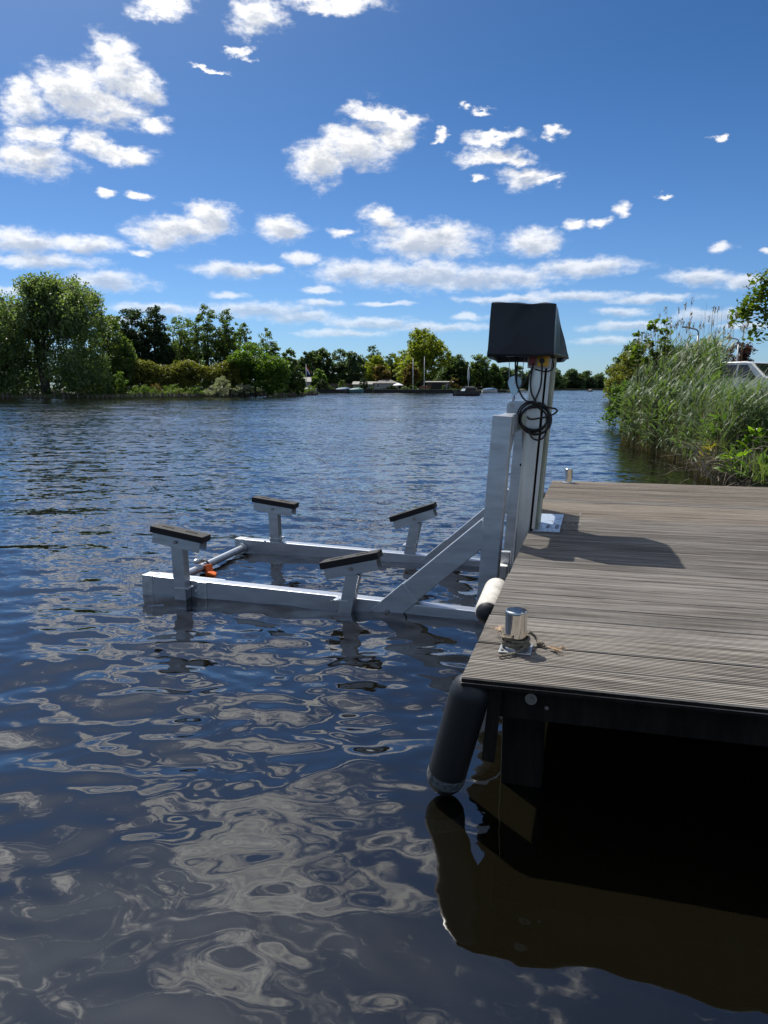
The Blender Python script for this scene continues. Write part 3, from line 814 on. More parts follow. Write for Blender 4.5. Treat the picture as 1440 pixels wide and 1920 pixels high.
# power cable hanging in a coil
cab = thing('power_cable', (-.385, 5.27, 1.2), 'black power cable hanging in a coil from the mast', 'cable')
rr = random.Random(9)
pts = []
for i in range(5 * 22 + 1):
    a = 2 * math.pi * i / 22 + 1.5
    lp = i // 22
    R1 = .098 + .010 * math.sin(lp * 2.3) + .004 * math.sin(i * .31)
    cx = -.392 + .012 * math.sin(lp * 1.7); cz = 1.325 + .018 * math.cos(lp * 2.1)
    pts.append((cx + R1 * math.cos(a), 5.295 - .004 * lp + .006 * math.sin(a * 2), cz + R1 * .95 * math.sin(a)))
q = MB(); q.tube(pts, .0062, 7); q.build('coil', CABLE, cab, smooth=True)
for path in (
    [(-.352, 5.262, 1.712), (-.35, 5.262, 1.64), (-.358, 5.275, 1.54), (-.395, 5.285, 1.44), (-.40, 5.29, 1.40)],
    [(-.41, 5.29, 1.70), (-.425, 5.285, 1.58), (-.415, 5.285, 1.50), (-.385, 5.285, 1.44), (-.36, 5.285, 1.415)],
    [(-.525, 5.42, 1.76), (-.53, 5.40, 1.64), (-.525, 5.39, 1.55), (-.505, 5.37, 1.535), (-.47, 5.33, 1.57), (-.42, 5.30, 1.66), (-.41, 5.30, 1.70)],
    [(-.545, 5.42, 1.76), (-.535, 5.39, 1.60), (-.515, 5.36, 1.54), (-.49, 5.33, 1.49), (-.455, 5.30, 1.45), (-.40, 5.285, 1.435)],
    [(-.36, 5.285, 1.425), (-.30, 5.27, 1.405), (-.25, 5.26, 1.395), (-.245, 5.26, 1.375), (-.30, 5.265, 1.345), (-.41, 5.27, 1.325), (-.44, 5.28, 1.34)],
    [(-.43, 5.27, 1.25), (-.40, 5.265, 1.20), (-.36, 5.265, 1.185), (-.32, 5.265, 1.21), (-.30, 5.27, 1.28), (-.297, 5.28, 1.34)],
    [(-.41, 5.285, 1.425), (-.36, 5.28, 1.43), (-.32, 5.28, 1.415), (-.29, 5.28, 1.35), (-.285, 5.28, 1.27)],
):
    q = MB(); q.tube(spline(path, 7), .0062, 7); q.build('strand', CABLE, cab, smooth=True)
q = MB(); q.tube(spline([(-.40, 5.34, 1.66), (-.33, 5.31, 1.645), (-.285, 5.33, 1.66), (-.28, 5.36, 1.70), (-.30, 5.34, 1.73)], 7), .005, 7); q.build('strand', CABLE, cab, smooth=True)
# orange tag on the tie tube
og = thing('orange_tag', (-3.105, 5.58, .05), 'orange plastic tag tied with black cord to the lift tube', 'tag')
q = MB(); q.tube([(-3.105 + .042 * math.cos(a), 5.58 + .014 * math.sin(a), .060 + .042 * math.sin(a)) for a in np.linspace(0, 2 * math.pi, 19)[:-1]], .010, 6, closed=True); q.build('cord_loop', CABLE, og, smooth=True)
q = MB(); q.beam((-3.066, 5.572, .075), (-3.035, 5.56, -.03), .075, .026, bev=.008); q.box((-3.02, 5.55, .0), (.075, .06, .04), rot=(.2, .4, .3), bev=.012); q.build('plastic_tag', ORANGE, og)
q = MB(); q.lathe((-3.10, 5.53, .115), (-3.13, 5.45, .118), [(0, 0), (.002, .018), (.06, .024), (.083, .009), (.085, 0)], 12); q.build('toggle', GALV, og, smooth=True)

# ------------------------------------------------------------------ foliage
def unit(v): return v / np.maximum(np.linalg.norm(v, axis=-1, keepdims=True), 1e-9)
def leaf_quads(C, L, Wd, r, up=0.5, axis=None, jitter=.35):
    """one pointed leaf (a bent rhombus) at every centre"""
    n = len(C)
    nrm = unit(r.normal(size=(n, 3)) + np.array([0, 0, up]) * 1.6)
    a = r.normal(size=(n, 3)) if axis is None else np.asarray(axis) + r.normal(size=(n, 3)) * jitter
    a = unit(a - nrm * (a * nrm).sum(-1, keepdims=True))
    b_ = np.cross(nrm, a)
    s = r.uniform(.65, 1.3, size=(n, 1))
    a = a * L * .5 * s; b_ = b_ * Wd * .5 * s
    fold = nrm * (L * .10) * s
    V = np.stack([C - a, C + b_ + fold, C + a, C - b_ + fold], 1).reshape(-1, 3)
    F = np.arange(4 * n).reshape(-1, 4)
    return V, F
def clump_leaves(cl, cr, per, L, Wd, r, droop=0.0, up=.5):
    """cl: clump centres, cr: clump radii"""
    n = len(cl)
    off = r.normal(size=(n, per, 3)); off = unit(off) * (r.random((n, per, 1)) ** .55)
    off[..., 2] *= .72
    C = cl[:, None, :] + off * cr[:, None, None]
    if droop:
        C[..., 2] -= (r.random((n, per)) ** 1.5) * droop * (.5 + off[..., 2] * 0 + np.abs(off[..., 0]))
    ax = None
    if droop: ax = np.tile([0, 0, -1.0], (n * per, 1))
    return leaf_quads(C.reshape(-1, 3), L, Wd, r, up, ax, .7)
def tree(name, label, cat, x, y, h, rad, m, z0=.55, base=.2, n=130, per=38, leaf=.28, seed=0, droop=0.0, trunk_r=None, group=None,
         lobes=.28, shell=.5, cr=None, top_pow=1.0, limbs=12, bark=None, lean=(0, 0), extra=None, narrow=.85, up=.5, trunks=1):
    r = np.random.default_rng(seed + 100)
    t = thing(name, (x, y, z0), label, cat, group)
    if h > 5.5 and y > 60: n = int(n * 1.7); leaf *= 1.35
    H = h - z0
    zb = base * H
    cc = cr if cr else max(.35, rad * .20)
    dirs = unit(r.normal(size=(n, 3)))
    if lobes > 0:
        # several overlapping leaf masses instead of one ball
        k = 9 if rad > 4 else 7
        lc = unit(r.normal(size=(k, 3))) * r.uniform(.35, .66, size=(k, 1))
        lc[0] = (0, 0, .55); lc[1] = (r.uniform(-.3, .3), 0, -.1)
        if base < .1: lc[2] = (-.5, 0, -.62); lc[3] = (.5, 0, -.62)
        lr = r.uniform(.30, .50, k); lr[1] = .55
        w_ = lr ** 2; pick = r.choice(k, n, p=w_ / w_.sum())
        rr_ = (shell + (1 - shell) * r.random(n)) ** .75
        P = lc[pick] + dirs * (lr[pick] * rr_)[:, None]
        P[:, :2] /= np.percentile(np.abs(P[:, :2]), 96); P[:, :2] /= np.maximum(1.0, np.linalg.norm(P[:, :2], axis=1))[:, None]
        P[:, 2] = np.clip((P[:, 2] - P[:, 2].min()) / (np.percentile(P[:, 2], 99) - P[:, 2].min()) * 2 - 1, -1, 1.05)
    else:
        P = dirs * ((shell + (1 - shell) * r.random(n)) ** .75)[:, None]
    zz = P[:, 2] * .5 + .5
    # keep the crown from being a ball: narrower towards the top
    taper = np.where(zz > .5, 1 - (1 - narrow) * ((zz - .5) * 2) ** 1.6, 1.0)
    cl = np.stack([P[:, 0] * (rad - cc * .5) * taper + lean[0] * zz, P[:, 1] * (rad - cc * .5) * taper + lean[1] * zz, zb + zz * (H - zb - cc * .5)], -1)
    if extra is not None: cl = np.concatenate([cl, np.asarray(extra) - np.array([x, y, z0])])
    crs = cc * r.uniform(.65, 1.25, len(cl))
    V, F = clump_leaves(cl, crs, per, leaf, leaf * .6, r, droop, up)
    V = V + np.array([x, y, z0])
    link_mesh('crown', np_mesh('crown', V, F), m, t)
    q = MB()
    tr = trunk_r or max(.05, .022 * H)
    rnd = random.Random(seed)
    for k in range(trunks):
        ox, oy = (0, 0) if trunks == 1 else (rnd.uniform(-1, 1) * rad * .5, rnd.uniform(-1, 1) * rad * .3)
        pts = [Vector((x + ox * .3, y + oy * .3, z0 - .5))]
        for i in range(1, 7):
            f = i / 6
            pts.append(Vector((x + ox * (.3 + .7 * f) + lean[0] * f * .8 + rnd.uniform(-.1, .1) * tr * 4, y + oy * f + lean[1] * f * .8 + rnd.uniform(-.1, .1) * tr * 4, z0 + H * .82 * f)))
        q.tube(pts, tr, 7, radii=[tr * (1.15 - .95 * i / 6) for i in range(7)])
        for i in range(limbs // trunks):
            e = cl[rnd.randrange(len(cl))] + np.array([x, y, z0])
            f = rnd.uniform(.25, .75)
            s = pts[0].lerp(pts[-1], f)
            k_ = min(5, max(1, int(round(f * 6)))); s = pts[k_]
            e = Vector(e)
            if e.z < s.z: e.z = s.z + .3
            mid = s.lerp(e, .5) + Vector((0, 0, .12 * (e - s).length))
            w = tr * (1.0 - .8 * f) * .55
            q.tube(spline([s, mid, e], 4), w, 5, radii=[w * (1 - .8 * i / 8) for i in range(9)])
    q.build('trunk', bark or BARK, t, smooth=True)
    return t
BARK = mat('bark', (.085, .07, .055), .9, 0, var=.4, var_scale=5, bump=.4, bump_scale=12)
L_WILLOW = leaf_mat('leaf_willow', (.095, .140, .060), (.190, .250, .125), .5)
L_DARK = leaf_mat('leaf_dark', (.045, .075, .028), (.085, .130, .046), .44)
L_IVY = leaf_mat('leaf_ivy', (.026, .048, .022), (.056, .090, .038), .34)
L_MID = leaf_mat('leaf_mid', (.070, .112, .034), (.125, .180, .062), .48)
L_BRIGHT = leaf_mat('leaf_bright', (.065, .125, .020), (.130, .210, .036), .48)
L_YELLOW = leaf_mat('leaf_yellow_green', (.150, .190, .022), (.240, .270, .036), .48)
L_GOLD = leaf_mat('leaf_golden_hedge', (.100, .115, .024), (.210, .210, .050), .44)
L_OLIVE = leaf_mat('leaf_brown_olive', (.095, .075, .022), (.160, .115, .030), .42)
L_COPPER = leaf_mat('leaf_copper', (.035, .014, .016), (.075, .026, .028), .3)
L_SILVER = leaf_mat('leaf_silver', (.16, .19, .12), (.40, .42, .33), .3)
L_FAR = leaf_mat('leaf_far', (.050, .085, .042), (.090, .135, .066), .42)
L_MAPLE = leaf_mat('leaf_maple', (.060, .105, .015), (.130, .180, .028), .45)

tree('willow_tree', 'huge dark willow spreading over the water at the far left', 'tree', -76.5, 94.6, 17.4, 8.9, L_WILLOW, base=.0, n=640, per=44, leaf=.32, seed=1, droop=1.8, lobes=.35, cr=1.2, limbs=26, narrow=.8, trunks=3, shell=.3,
     extra=[(-76.5 + 1.5 * math.sin(i * 2.2), 94.6, 13.5 + i * .33) for i in range(11)] + [(-83.5 + .5 * math.sin(i), 95, 11.5 + .4 * i) for i in range(9)] + [(-71.5 + .4 * math.sin(i * 2), 95.2, 11 + .42 * i) for i in range(7)])
tree('willow_tree', 'tall tree at the left edge of the photograph, behind the willow', 'tree', -87.2, 96.5, 14.3, 4.2, L_WILLOW, base=.1, n=150, per=40, leaf=.34, seed=2, droop=.8)
tree('bushy_tree', 'mid green tree at the willow\'s right shoulder', 'tree', -72.6, 103.7, 12.2, 4.0, L_MID, base=.05, n=130, per=38, leaf=.30, seed=3)
IV = 'ivy-clad dark trees in a row'
tree('ivy_tree', 'thin dark tree left of the two ivy-covered trunks', 'tree', -76.8, 111.4, 13.2, 3.2, L_MID, base=.1, n=150, per=36, leaf=.30, seed=4, group=IV, narrow=.95)
tree('ivy_tree', 'dark ivy-covered tree, left one of the dense pair behind the hedge', 'tree', -75.1, 113.9, 14.2, 3.7, L_IVY, base=.0, n=230, per=40, leaf=.30, seed=5, group=IV, narrow=.95)
tree('ivy_tree', 'dark ivy-covered tree, right one of the dense pair behind the hedge', 'tree', -71.4, 114.8, 14.5, 3.4, L_IVY, base=.0, n=220, per=40, leaf=.30, seed=6, group=IV, narrow=.95)
tree('leaning_tree', 'airy tree with bare leaning trunks against the sky behind the hedge', 'tree', -67.6, 117.9, 13.2, 4.4, L_MID, base=.42, n=85, per=34, leaf=.27, seed=7, limbs=22, trunk_r=.24, lean=(-1.2, 0), trunks=3, cr=.75)
TP = 'slender sparse trees on the island'
tree('slender_tree', 'tallest of the sparse slender trees on the island', 'tree', -64.9, 120.9, 15.2, 3.6, L_MID, base=.2, n=120, per=34, leaf=.28, seed=8, group=TP, cr=.7, narrow=.8)
tree('slender_tree', 'sparse slender tree just right of the tallest one', 'tree', -62.5, 123.5, 14.7, 3.1, L_MID, base=.2, n=95, per=34, leaf=.28, seed=9, group=TP, cr=.65, narrow=.7)
tree('slender_tree', 'thin open-crowned tree, third of the slender row', 'tree', -61.2, 128.0, 13.0, 2.6, L_MID, base=.3, n=62, per=30, leaf=.27, seed=10, group=TP, cr=.55, narrow=.8)
tree('slender_tree', 'lowest open tree at the right end of the slender row', 'tree', -59.2, 132.7, 12.2, 2.7, L_MID, base=.3, n=62, per=30, leaf=.27, seed=11, group=TP, cr=.55)
tree('bushy_tree', 'bright green bushy tree at the island shore right of the hedge', 'tree', -52.9 - 1.5, 113.7 + 3.5, 8.5, 5.6, L_BRIGHT, base=.0, n=260, per=42, leaf=.30, seed=12, lobes=.4, cr=.85)
tree('bushy_tree', 'small green tree at the island tip', 'tree', -55.2, 133.5, 8.4, 3.0, L_MID, base=.0, n=120, per=36, leaf=.30, seed=13)
tree('bushy_tree', 'low green tree behind the hedge, below the ivy pair and the slender row', 'tree', -70.5, 122, 10.4, 4.2, L_MID, base=.1, n=110, per=34, leaf=.32, seed=14)

tree('bushy_tree', 'small green tree filling the gap between the willow and the ivy trees', 'tree', -79.0, 106.5, 10.6, 3.8, L_MID, base=0, n=140, per=38, leaf=.30, seed=15)
def hedge(name, label, path, m, top, width, seed, n, per=34, leaf=.26, cr=.55, z0=.5):
    r = np.random.default_rng(seed)
    P = np.array([[*p] for p in path], float)
    seg = np.linalg.norm(np.diff(P, axis=0), axis=1); cum = np.concatenate([[0], np.cumsum(seg)])
    s = r.random(n) * cum[-1]
    i = np.clip(np.searchsorted(cum, s) - 1, 0, len(seg) - 1); f = (s - cum[i]) / seg[i]
    c = P[i] * (1 - f[:, None]) + P[i + 1] * f[:, None]
    d_ = unit(P[i + 1] - P[i]); nr = np.stack([d_[:, 1], -d_[:, 0]], -1)
    a = r.uniform(0, math.pi, n)
    w = width * np.cos(a) * (.75 + .3 * r.random(n)); hh = np.sin(a) ** .6 * (.85 + .2 * np.sin(s * .9) * .5 + .1 * r.random(n))
    cl = np.concatenate([c + nr * w[:, None], (z0 + hh * (top - z0 - cr))[:, None]], -1)
    V, F = clump_leaves(cl, cr * r.uniform(.7, 1.3, n), per, leaf, leaf * .42, r, 0, .8)
    base = (P[0][0], P[0][1], z0)
    t = thing(name, base, label, 'hedge')
    link_mesh('foliage', np_mesh('foliage', V, F), m, t)
    q = MB()
    for k in range(14):
        f_ = k / 13; p = P[0] * (1 - f_) + P[-1] * f_
        q.tube([(p[0], p[1], z0 - .4), (p[0] + .2, p[1], z0 + 1.2), (p[0] - .2, p[1] + .2, top - 1.0)], .06, 5)
    o = q.build('stems', BARK, t); o['kind'] = 'stuff'
    return t
hedge('hedge', 'long golden-tipped hedge between the willow and the bright green tree', [(-76.0, 101.5), (-66.5, 107.8), (-56.5, 114.9)], L_GOLD, 6.0, 2.0, 31, 1150, leaf=.36, cr=.65)
def shrub(name, label, x, y, h, rad, m, seed, z0=.5, n=60, per=34, leaf=.16, group=None, cat='shrub', cr=None, up=.5):
    return tree(name, label, cat, x, y, h, rad, m, z0=z0, base=.0, n=n, per=per, leaf=leaf, seed=seed, trunk_r=.04, limbs=8, group=group, shell=.4, cr=cr, up=up)
shrub('flowering_shrub', 'white-flowering shrub at the island waterline below the hedge', -55.4, 106.0, 3.2, 2.2, L_SILVER, 41, n=70, per=40, leaf=.17)
shrub('flowering_shrub', 'low pale shrub trailing right of the white-flowering one', -53.9, 111.0, 2.0, 1.6, L_SILVER, 42, n=40, per=34, leaf=.17)
shrub('sapling', 'light green sapling beside the willow\'s right skirt', -66.6, 97.3, 3.8, 1.2, L_BRIGHT, 43, n=50, leaf=.2)
shrub('low_shrub', 'yellow-green bush at the left edge under the willow', -83.5, 91.5, 3.0, 1.6, L_YELLOW, 44, n=50, leaf=.2)
for k, (x, y, m, lb) in enumerate(((-63.8, 99.2, L_BRIGHT, 'low bright weed clump at the shore posts, nearest the sapling'), (-62.3, 100.6, L_OLIVE, 'brown weed clump on the island shore below the hedge'), (-60.2, 103, L_GOLD, 'ochre grass clump at the shore posts mid-island'), (-58.9, 106.4, L_BRIGHT, 'small light green clump left of the white-flowering shrub'), (-57.9, 109.5, L_SILVER, 'small grey clump behind the white-flowering shrub'))):
    shrub('weed_clump', lb, x - .6, y + .8, 1.7 + .4 * math.sin(k * 2), 1.1, m, 50 + k, n=26, per=30, leaf=.16)

# grass and weeds fringing the island and the far shore
def fringe(name, label, pts, m, n, h, inset, seed, leaf=.3, per=24):
    r = np.random.default_rng(seed)
    P = np.array(pts, float); seg = np.linalg.norm(np.diff(P, axis=0), axis=1); cum = np.concatenate([[0], np.cumsum(seg)])
    s = r.random(n) * cum[-1]; i = np.clip(np.searchsorted(cum, s) - 1, 0, len(seg) - 1); f = ((s - cum[i]) / seg[i])[:, None]
    c = P[i] * (1 - f) + P[i + 1] * f
    c[:, 0] -= inset * r.random(n) + .2; c[:, 1] += inset * .8 * r.random(n)
    cl = np.concatenate([c, (.45 + r.random(n) ** 1.6 * h * (.6 + .4 * np.sin(s * 1.3)))[:, None]], -1)
    V, F = clump_leaves(cl, .45 * r.uniform(.6, 1.3, n), per, leaf, leaf * .35, r, 0, .2)
    tag(link_mesh(name, np_mesh(name, V, F), m, base=(*pts[0], .4)), label, 'undergrowth', kind='stuff')
fringe('island_undergrowth', 'rough grass and weeds along the island shore behind the posts', ISLE[0:6], L_MID, 900, 1.5, 2.5, 401)
fringe('shore_undergrowth', 'dark low growth along the far shore gardens', [(-84, 206), (-60, 210.5), (-36, 211)], L_DARK, 500, 1.6, 2.0, 402, leaf=.4)
# timber posts along the island edge
rv = thing('timber_revetment', (-80, 88.5, 0), 'row of old timber posts along the island waterline', 'revetment')
q = MB(); q.box((0, 0, 0), (.26, .22, 1.6), bev=.03); pme = q.mesh('post'); pme.materials.append(mat('old_post', (.16, .135, .10), .9, 0, base2=(.06, .05, .04), var_scale=3))
path = ISLE[0:6]
r0 = random.Random(4)
for (ax_, ay_), (bx_, by_) in zip(path, path[1:]):
    Ls = math.hypot(bx_ - ax_, by_ - ay_); k = int(Ls / .62)
    for i in range(k):
        if r0.random() < .22: continue
        f = (i + .5) / k
        o = bpy.data.objects.new('post', pme); COL.objects.link(o); o.parent = rv
        o.location = Vector((ax_ + (bx_ - ax_) * f + .25, ay_ + (by_ - ay_) * f - .25, -.25 + r0.uniform(-.25, .3))) - Vector((-80, 88.5, 0))
        o.rotation_euler = (r0.uniform(-.06, .06), r0.uniform(-.06, .06), r0.uniform(0, 3))
# ------------------------------------------------------------------ far shore trees
FT = 'trees along the far shore'
for k, (nm, lb, x, y, h, rd, m, bs, nw) in enumerate((
    ('broadleaf_tree', 'dark tree on the far shore next to the island tip', -84.2, 216.5, 11.9, 4.0, L_DARK, .05, .7),
    ('broadleaf_tree', 'open-crowned dark tree on the far shore above the bright bush', -82.0, 224.4, 13.2, 4.4, L_DARK, .2, .7),
    ('broadleaf_tree', 'dark round tree on the far shore above the fence', -76.4, 225.9, 13.0, 5.2, L_DARK, .05, .7),
    ('broadleaf_tree', 'mid green tree on the far shore above the blue boat cover', -71.2, 222.2, 11.9, 4.4, L_FAR, .05, .7),
    ('broadleaf_tree', 'pale topped tall tree on the far shore left of the yellow-green one', -69.8, 238.2, 14.6, 5.4, L_FAR, .1, .7),
    ('broadleaf_tree', 'large domed yellow-green tree towering over the far shore', -52.3, 233.7, 18.9, 9.6, L_YELLOW, .12, .75),
    ('broadleaf_tree', 'yellow-green tree at the left foot of the big domed tree', -64.0, 224.1, 10.9, 5.0, L_YELLOW, .1, .7),
    ('broadleaf_tree', 'brownish tree in front of the white cottages', -60.9, 216.6, 7.9, 3.2, L_OLIVE, .25, .7),
    ('broadleaf_tree', 'rust-topped rounded tree left of the white flagpoles', -51.7, 219.1, 8.2, 2.8, L_OLIVE, .1, .8),
    ('broadleaf_tree', 'dark tree behind the boathouse on the far shore', -42.6, 245.8, 11.6, 4.5, L_DARK, .05, .7),
    ('broadleaf_tree', 'green tree on the far shore left of the hoist cover', -36.9, 242.1 + 8, 11.9, 4.5, L_MID, .05, .7),
    ('broadleaf_tree', 'pointed green tree on the far shore below the hoist cover', -32.2, 252.5, 9.0, 3.4, L_MID, .05, .5),
    ('broadleaf_tree', 'low green tree on the far shore behind the pulley', -29.1, 258.8, 8.0, 4.0, L_FAR, .05, .7),
    ('broadleaf_tree', 'green tree on the far shore hidden partly by the mast', -26.5, 275.4, 8.9, 5.0, L_FAR, .05, .7),
    ('broadleaf_tree', 'grey-green tree behind the brownish cottage tree', -64.7, 245.0, 12.4, 5.0, L_FAR, .05, .7),
    ('broadleaf_tree', 'grey-green tree at the right foot of the big domed tree', -46.6, 250.4, 12.4, 5.0, L_FAR, .05, .7))):
    big = rd > 8
    tree(nm, lb, 'tree', x, y, h, rd, m, z0=.6, base=bs, n=330 if big else 120, per=34 if big else 32, leaf=.5 if big else .46, seed=200 + k, group=FT, narrow=nw, limbs=30 if big else 10, cr=1.15 if big else None)
WT = 'trees of the distant wood at the end of the water'
for k, (x, y, h, rd, lb) in enumerate(((-33, 410, 10.0, 7, 'distant wood tree just right of the mast'), (-22.5, 418, 11.6, 7.5, 'tallest tree of the distant wood right of the mast'), (-12.5, 436, 11.2, 7.0, 'middle tree of the distant wood'), (-5, 444, 10.3, 6.0, 'distant wood tree above the small far boat'), (2.0, 450, 8.9, 5.2, 'last low tree of the distant wood beside the right bank'), (-45, 400, 10, 8, 'distant wood tree left of the mast'))):
    tree('distant_tree', lb, 'tree', x, y, h, rd, L_FAR, z0=.6, base=0, n=150, per=30, leaf=.75, seed=240 + k, group=WT, cr=1.5, narrow=.8)
# long belts of trees closing the horizon behind the shores
for k, (x0, y0, x1, y1, top, lb) in enumerate(((-330, 215, -95, 236, 11, 'tree belt on the far shore behind the island'), (-110, 250, -30, 275, 8.5, 'tree belt behind the far shore houses'), (-60, 430, 30, 470, 8.0, 'tree belt behind the distant wood'), (9, 150, 16, 430, 7.0, 'tree belt along the right bank in the distance'))):
    r = np.random.default_rng(300 + k)
    n = 1500
    f = r.random(n)
    cl = np.stack([x0 + (x1 - x0) * f + r.normal(0, 2.0, n), y0 + (y1 - y0) * f + r.normal(0, 2.0, n), .6 + r.random(n) ** .7 * (top - 1.5) * (.75 + .25 * np.sin(f * 61) * np.sin(f * 23 + 1))], -1)
    V, F = clump_leaves(cl, 1.6 * r.uniform(.7, 1.3, n), 20, .95, .6, r)
    tag(link_mesh('tree_belt', np_mesh('tree_belt', V, F), L_FAR, base=(x0, y0, .6)), lb, 'tree belt', kind='stuff')

shrub('round_bush', 'bright green rounded bush on the far shore near the flag', -78.3, 211.8, 6.6, 2.6, L_BRIGHT, 60, n=90, per=34, leaf=.4)
EG = 'clipped egg-shaped shrubs'
tree('clipped_shrub', 'dark egg-shaped clipped shrub, the left one, above the pale boats', 'shrub', -76.0, 208.3, 4.2, 1.35, L_IVY, z0=.7, base=0, n=120, per=30, leaf=.22, seed=61, lobes=.0, shell=.8, cr=.3, group=EG, trunk_r=.08)
tree('clipped_shrub', 'dark egg-shaped clipped shrub, the right one, beside the low grey house', 'shrub', -64.3, 211.5, 4.5, 1.3, L_IVY, z0=.7, base=0, n=120, per=30, leaf=.22, seed=62, lobes=.0, shell=.8, cr=.3, group=EG, trunk_r=.08)
for k, (x, y, h, rd, m, lb) in enumerate(((-70.5, 211, 3.6, 1.3, L_MID, 'small green shrub in front of the board fence'), (-55.8, 211.5, 2.0, 1.6, L_FAR, 'low grey-green bush right of the white cottage'), (-52.6, 212, 1.8, 1.5, L_SILVER, 'low pale bush under the rust-topped tree'), (-38.2, 214, 4.2, 2.0, L_OLIVE, 'round olive bush on the boathouse roof end'), (-82.5, 204, 2.6, 2.2, L_OLIVE, 'brown bush behind the island tip posts'))):
    shrub('garden_bush', lb, x, y, h, rd, m, 65 + k, n=40, per=30, leaf=.3)

# ------------------------------------------------------------------ right bank
# reed bed
def ribbons(B, az, L, e0, bend, Wd, r, nseg=4):
    """curved blades: base points B, heading az, length, start elevation, total bend (radians)"""
    n = len(B); pts = [B]; p = B.copy()
    for k in range(nseg):
        e = e0 - bend * ((k + .5) / nseg) ** 1.3
        st = (L / nseg)[:, None] * np.stack([np.cos(e) * np.sin(az), np.cos(e) * np.cos(az), np.sin(e)], -1)
        p = p + st; pts.append(p)
    P = np.stack(pts, 1)
    side = np.stack([np.cos(az + r.normal(0, .5, n)), -np.sin(az), r.normal(0, .35, n)], -1); side = unit(side)
    prof = np.array([.55, 1.0, .9, .6, .06]) if nseg == 4 else np.linspace(1, .3, nseg + 1)
    w = Wd[:, None, None] * prof[None, :, None] * .5
    A = P - side[:, None, :] * w; C = P + side[:, None, :] * w
    V = np.stack([A, C], 2).reshape(-1, 3)
    m_ = nseg + 1
    base_i = (np.arange(n) * m_ * 2)[:, None]
    k = np.arange(nseg)[None, :] * 2
    F = np.stack([base_i + k, base_i + k + 1, base_i + k + 3, base_i + k + 2], -1).reshape(-1, 4)
    return V, F
def merge(parts):
    Vs, Fs, o = [], [], 0
    for V, F in parts: Vs.append(V); Fs.append(F + o); o += len(V)
    return np.concatenate(Vs), np.concatenate(Fs)
def in_poly(x, y, poly):
    c = np.zeros(len(x), bool); j = len(poly) - 1
    for i in range(len(poly)):
        xi, yi = poly[i]; xj, yj = poly[j]
        hit = ((yi > y) != (yj > y)) & (x < (xj - xi) * (y - yi) / (yj - yi + 1e-12) + xi)
        c ^= hit; j = i
    return c
def scatter(poly, n, r):
    P = np.array(poly); lo, hi = P.min(0), P.max(0); out = np.zeros((0, 2))
    while len(out) < n:
        q_ = r.uniform(lo, hi, size=(n * 2, 2)); q_ = q_[in_poly(q_[:, 0], q_[:, 1], poly)]
        out = np.concatenate([out, q_])
    return out[:n]
REED = leaf_mat('leaf_reed', (.055, .100, .042), (.140, .200, .100), .36, rough=.5, spec=.3)
REEDSTEM = leaf_mat('reed_stem', (.13, .12, .05), (.24, .20, .10), .1)
DRY = leaf_mat('dry_reed', (.20, .15, .09), (.36, .29, .19), .1)
def reeds(name, label, poly, n, hfun, seed, leaves=8, leafL=.42, leafW=.048, wind=1.35):
    r = np.random.default_rng(seed)
    xy = scatter(poly, n, r)
    h = hfun(xy[:, 0], xy[:, 1]) * r.uniform(.78, 1.08, n)
    B = np.concatenate([xy, np.full((n, 1), -.05)], -1)
    az = np.full(n, wind) + r.normal(0, .9, n)
    e0 = math.pi / 2 - np.abs(r.normal(0, .07, n)); bend = np.abs(r.normal(.10, .08, n))
    stems = ribbons(B, az, h, e0, bend, np.full(n, .011), r, 3)
    stems2 = ribbons(B, az + 1.57, h, np.full(n, math.pi / 2), bend * .2, np.full(n, .010), r, 3)
    t = thing(name, (poly[0][0], poly[0][1], 0), label, 'reeds')
    V, F = merge([stems, stems2])
    s_ = link_mesh('stems', np_mesh('stems', V, F), REEDSTEM, t); s_['kind'] = 'stuff'
    parts = []
    for k in range(leaves):
        f = (.14 + .86 * (k + r.random(n)) / leaves)
        lean = np.stack([np.sin(az) * np.sin(bend * f * .5 + (math.pi / 2 - e0)), np.cos(az) * np.sin(bend * f * .5 + (math.pi / 2 - e0)), np.ones(n)], -1)
        p = B + lean * (h * f)[:, None]
        la = np.where(r.random(n) < .68, wind + r.normal(0, .55, n), r.uniform(0, 6.283, n))
        parts.append(ribbons(p, la, leafL * r.uniform(.6, 1.25, n), r.uniform(.7, 1.4, n), r.uniform(.3, 1.7, n), leafW * r.uniform(.7, 1.25, n), r, 4))
    V, F = merge(parts)
    s_ = link_mesh('leaves', np_mesh('leaves', V, F), REED, t); s_['kind'] = 'stuff'
    t['kind'] = 'stuff'
    return t
BED = [(1.75, 15.2), (1.58, 17.2), (1.15, 19.2), (.78, 21.2), (.70, 22.6), (1.1, 25), (2.0, 27), (3.2, 26), (2.75, 22), (2.3, 18), (2.05, 15.8)]
reeds('reed_bed', 'dense green reed bed at the water\'s edge on the right bank', BED, 3000,
      lambda x, y: np.clip(1.95 + .26 * (x - .8) + .05 * (y - 16), 1.6, 2.5) * np.clip(.55 + (x - (.78 + np.maximum(0, 21 - y) * .2)) * .55, .66, 1.0), 71)
SEDGE = [(1.85, 12.6), (1.75, 14.6), (1.9, 15.8), (3.0, 16.6), (2.9, 14.2), (2.7, 12.6)]
reeds('sedge_bank', 'arching sedge leaning right in front of the taller reeds', SEDGE, 620, lambda x, y: 1.45 - .25 * (x - 2) + 0 * y, 72, leaves=9, leafL=.62, leafW=.020, wind=1.5)
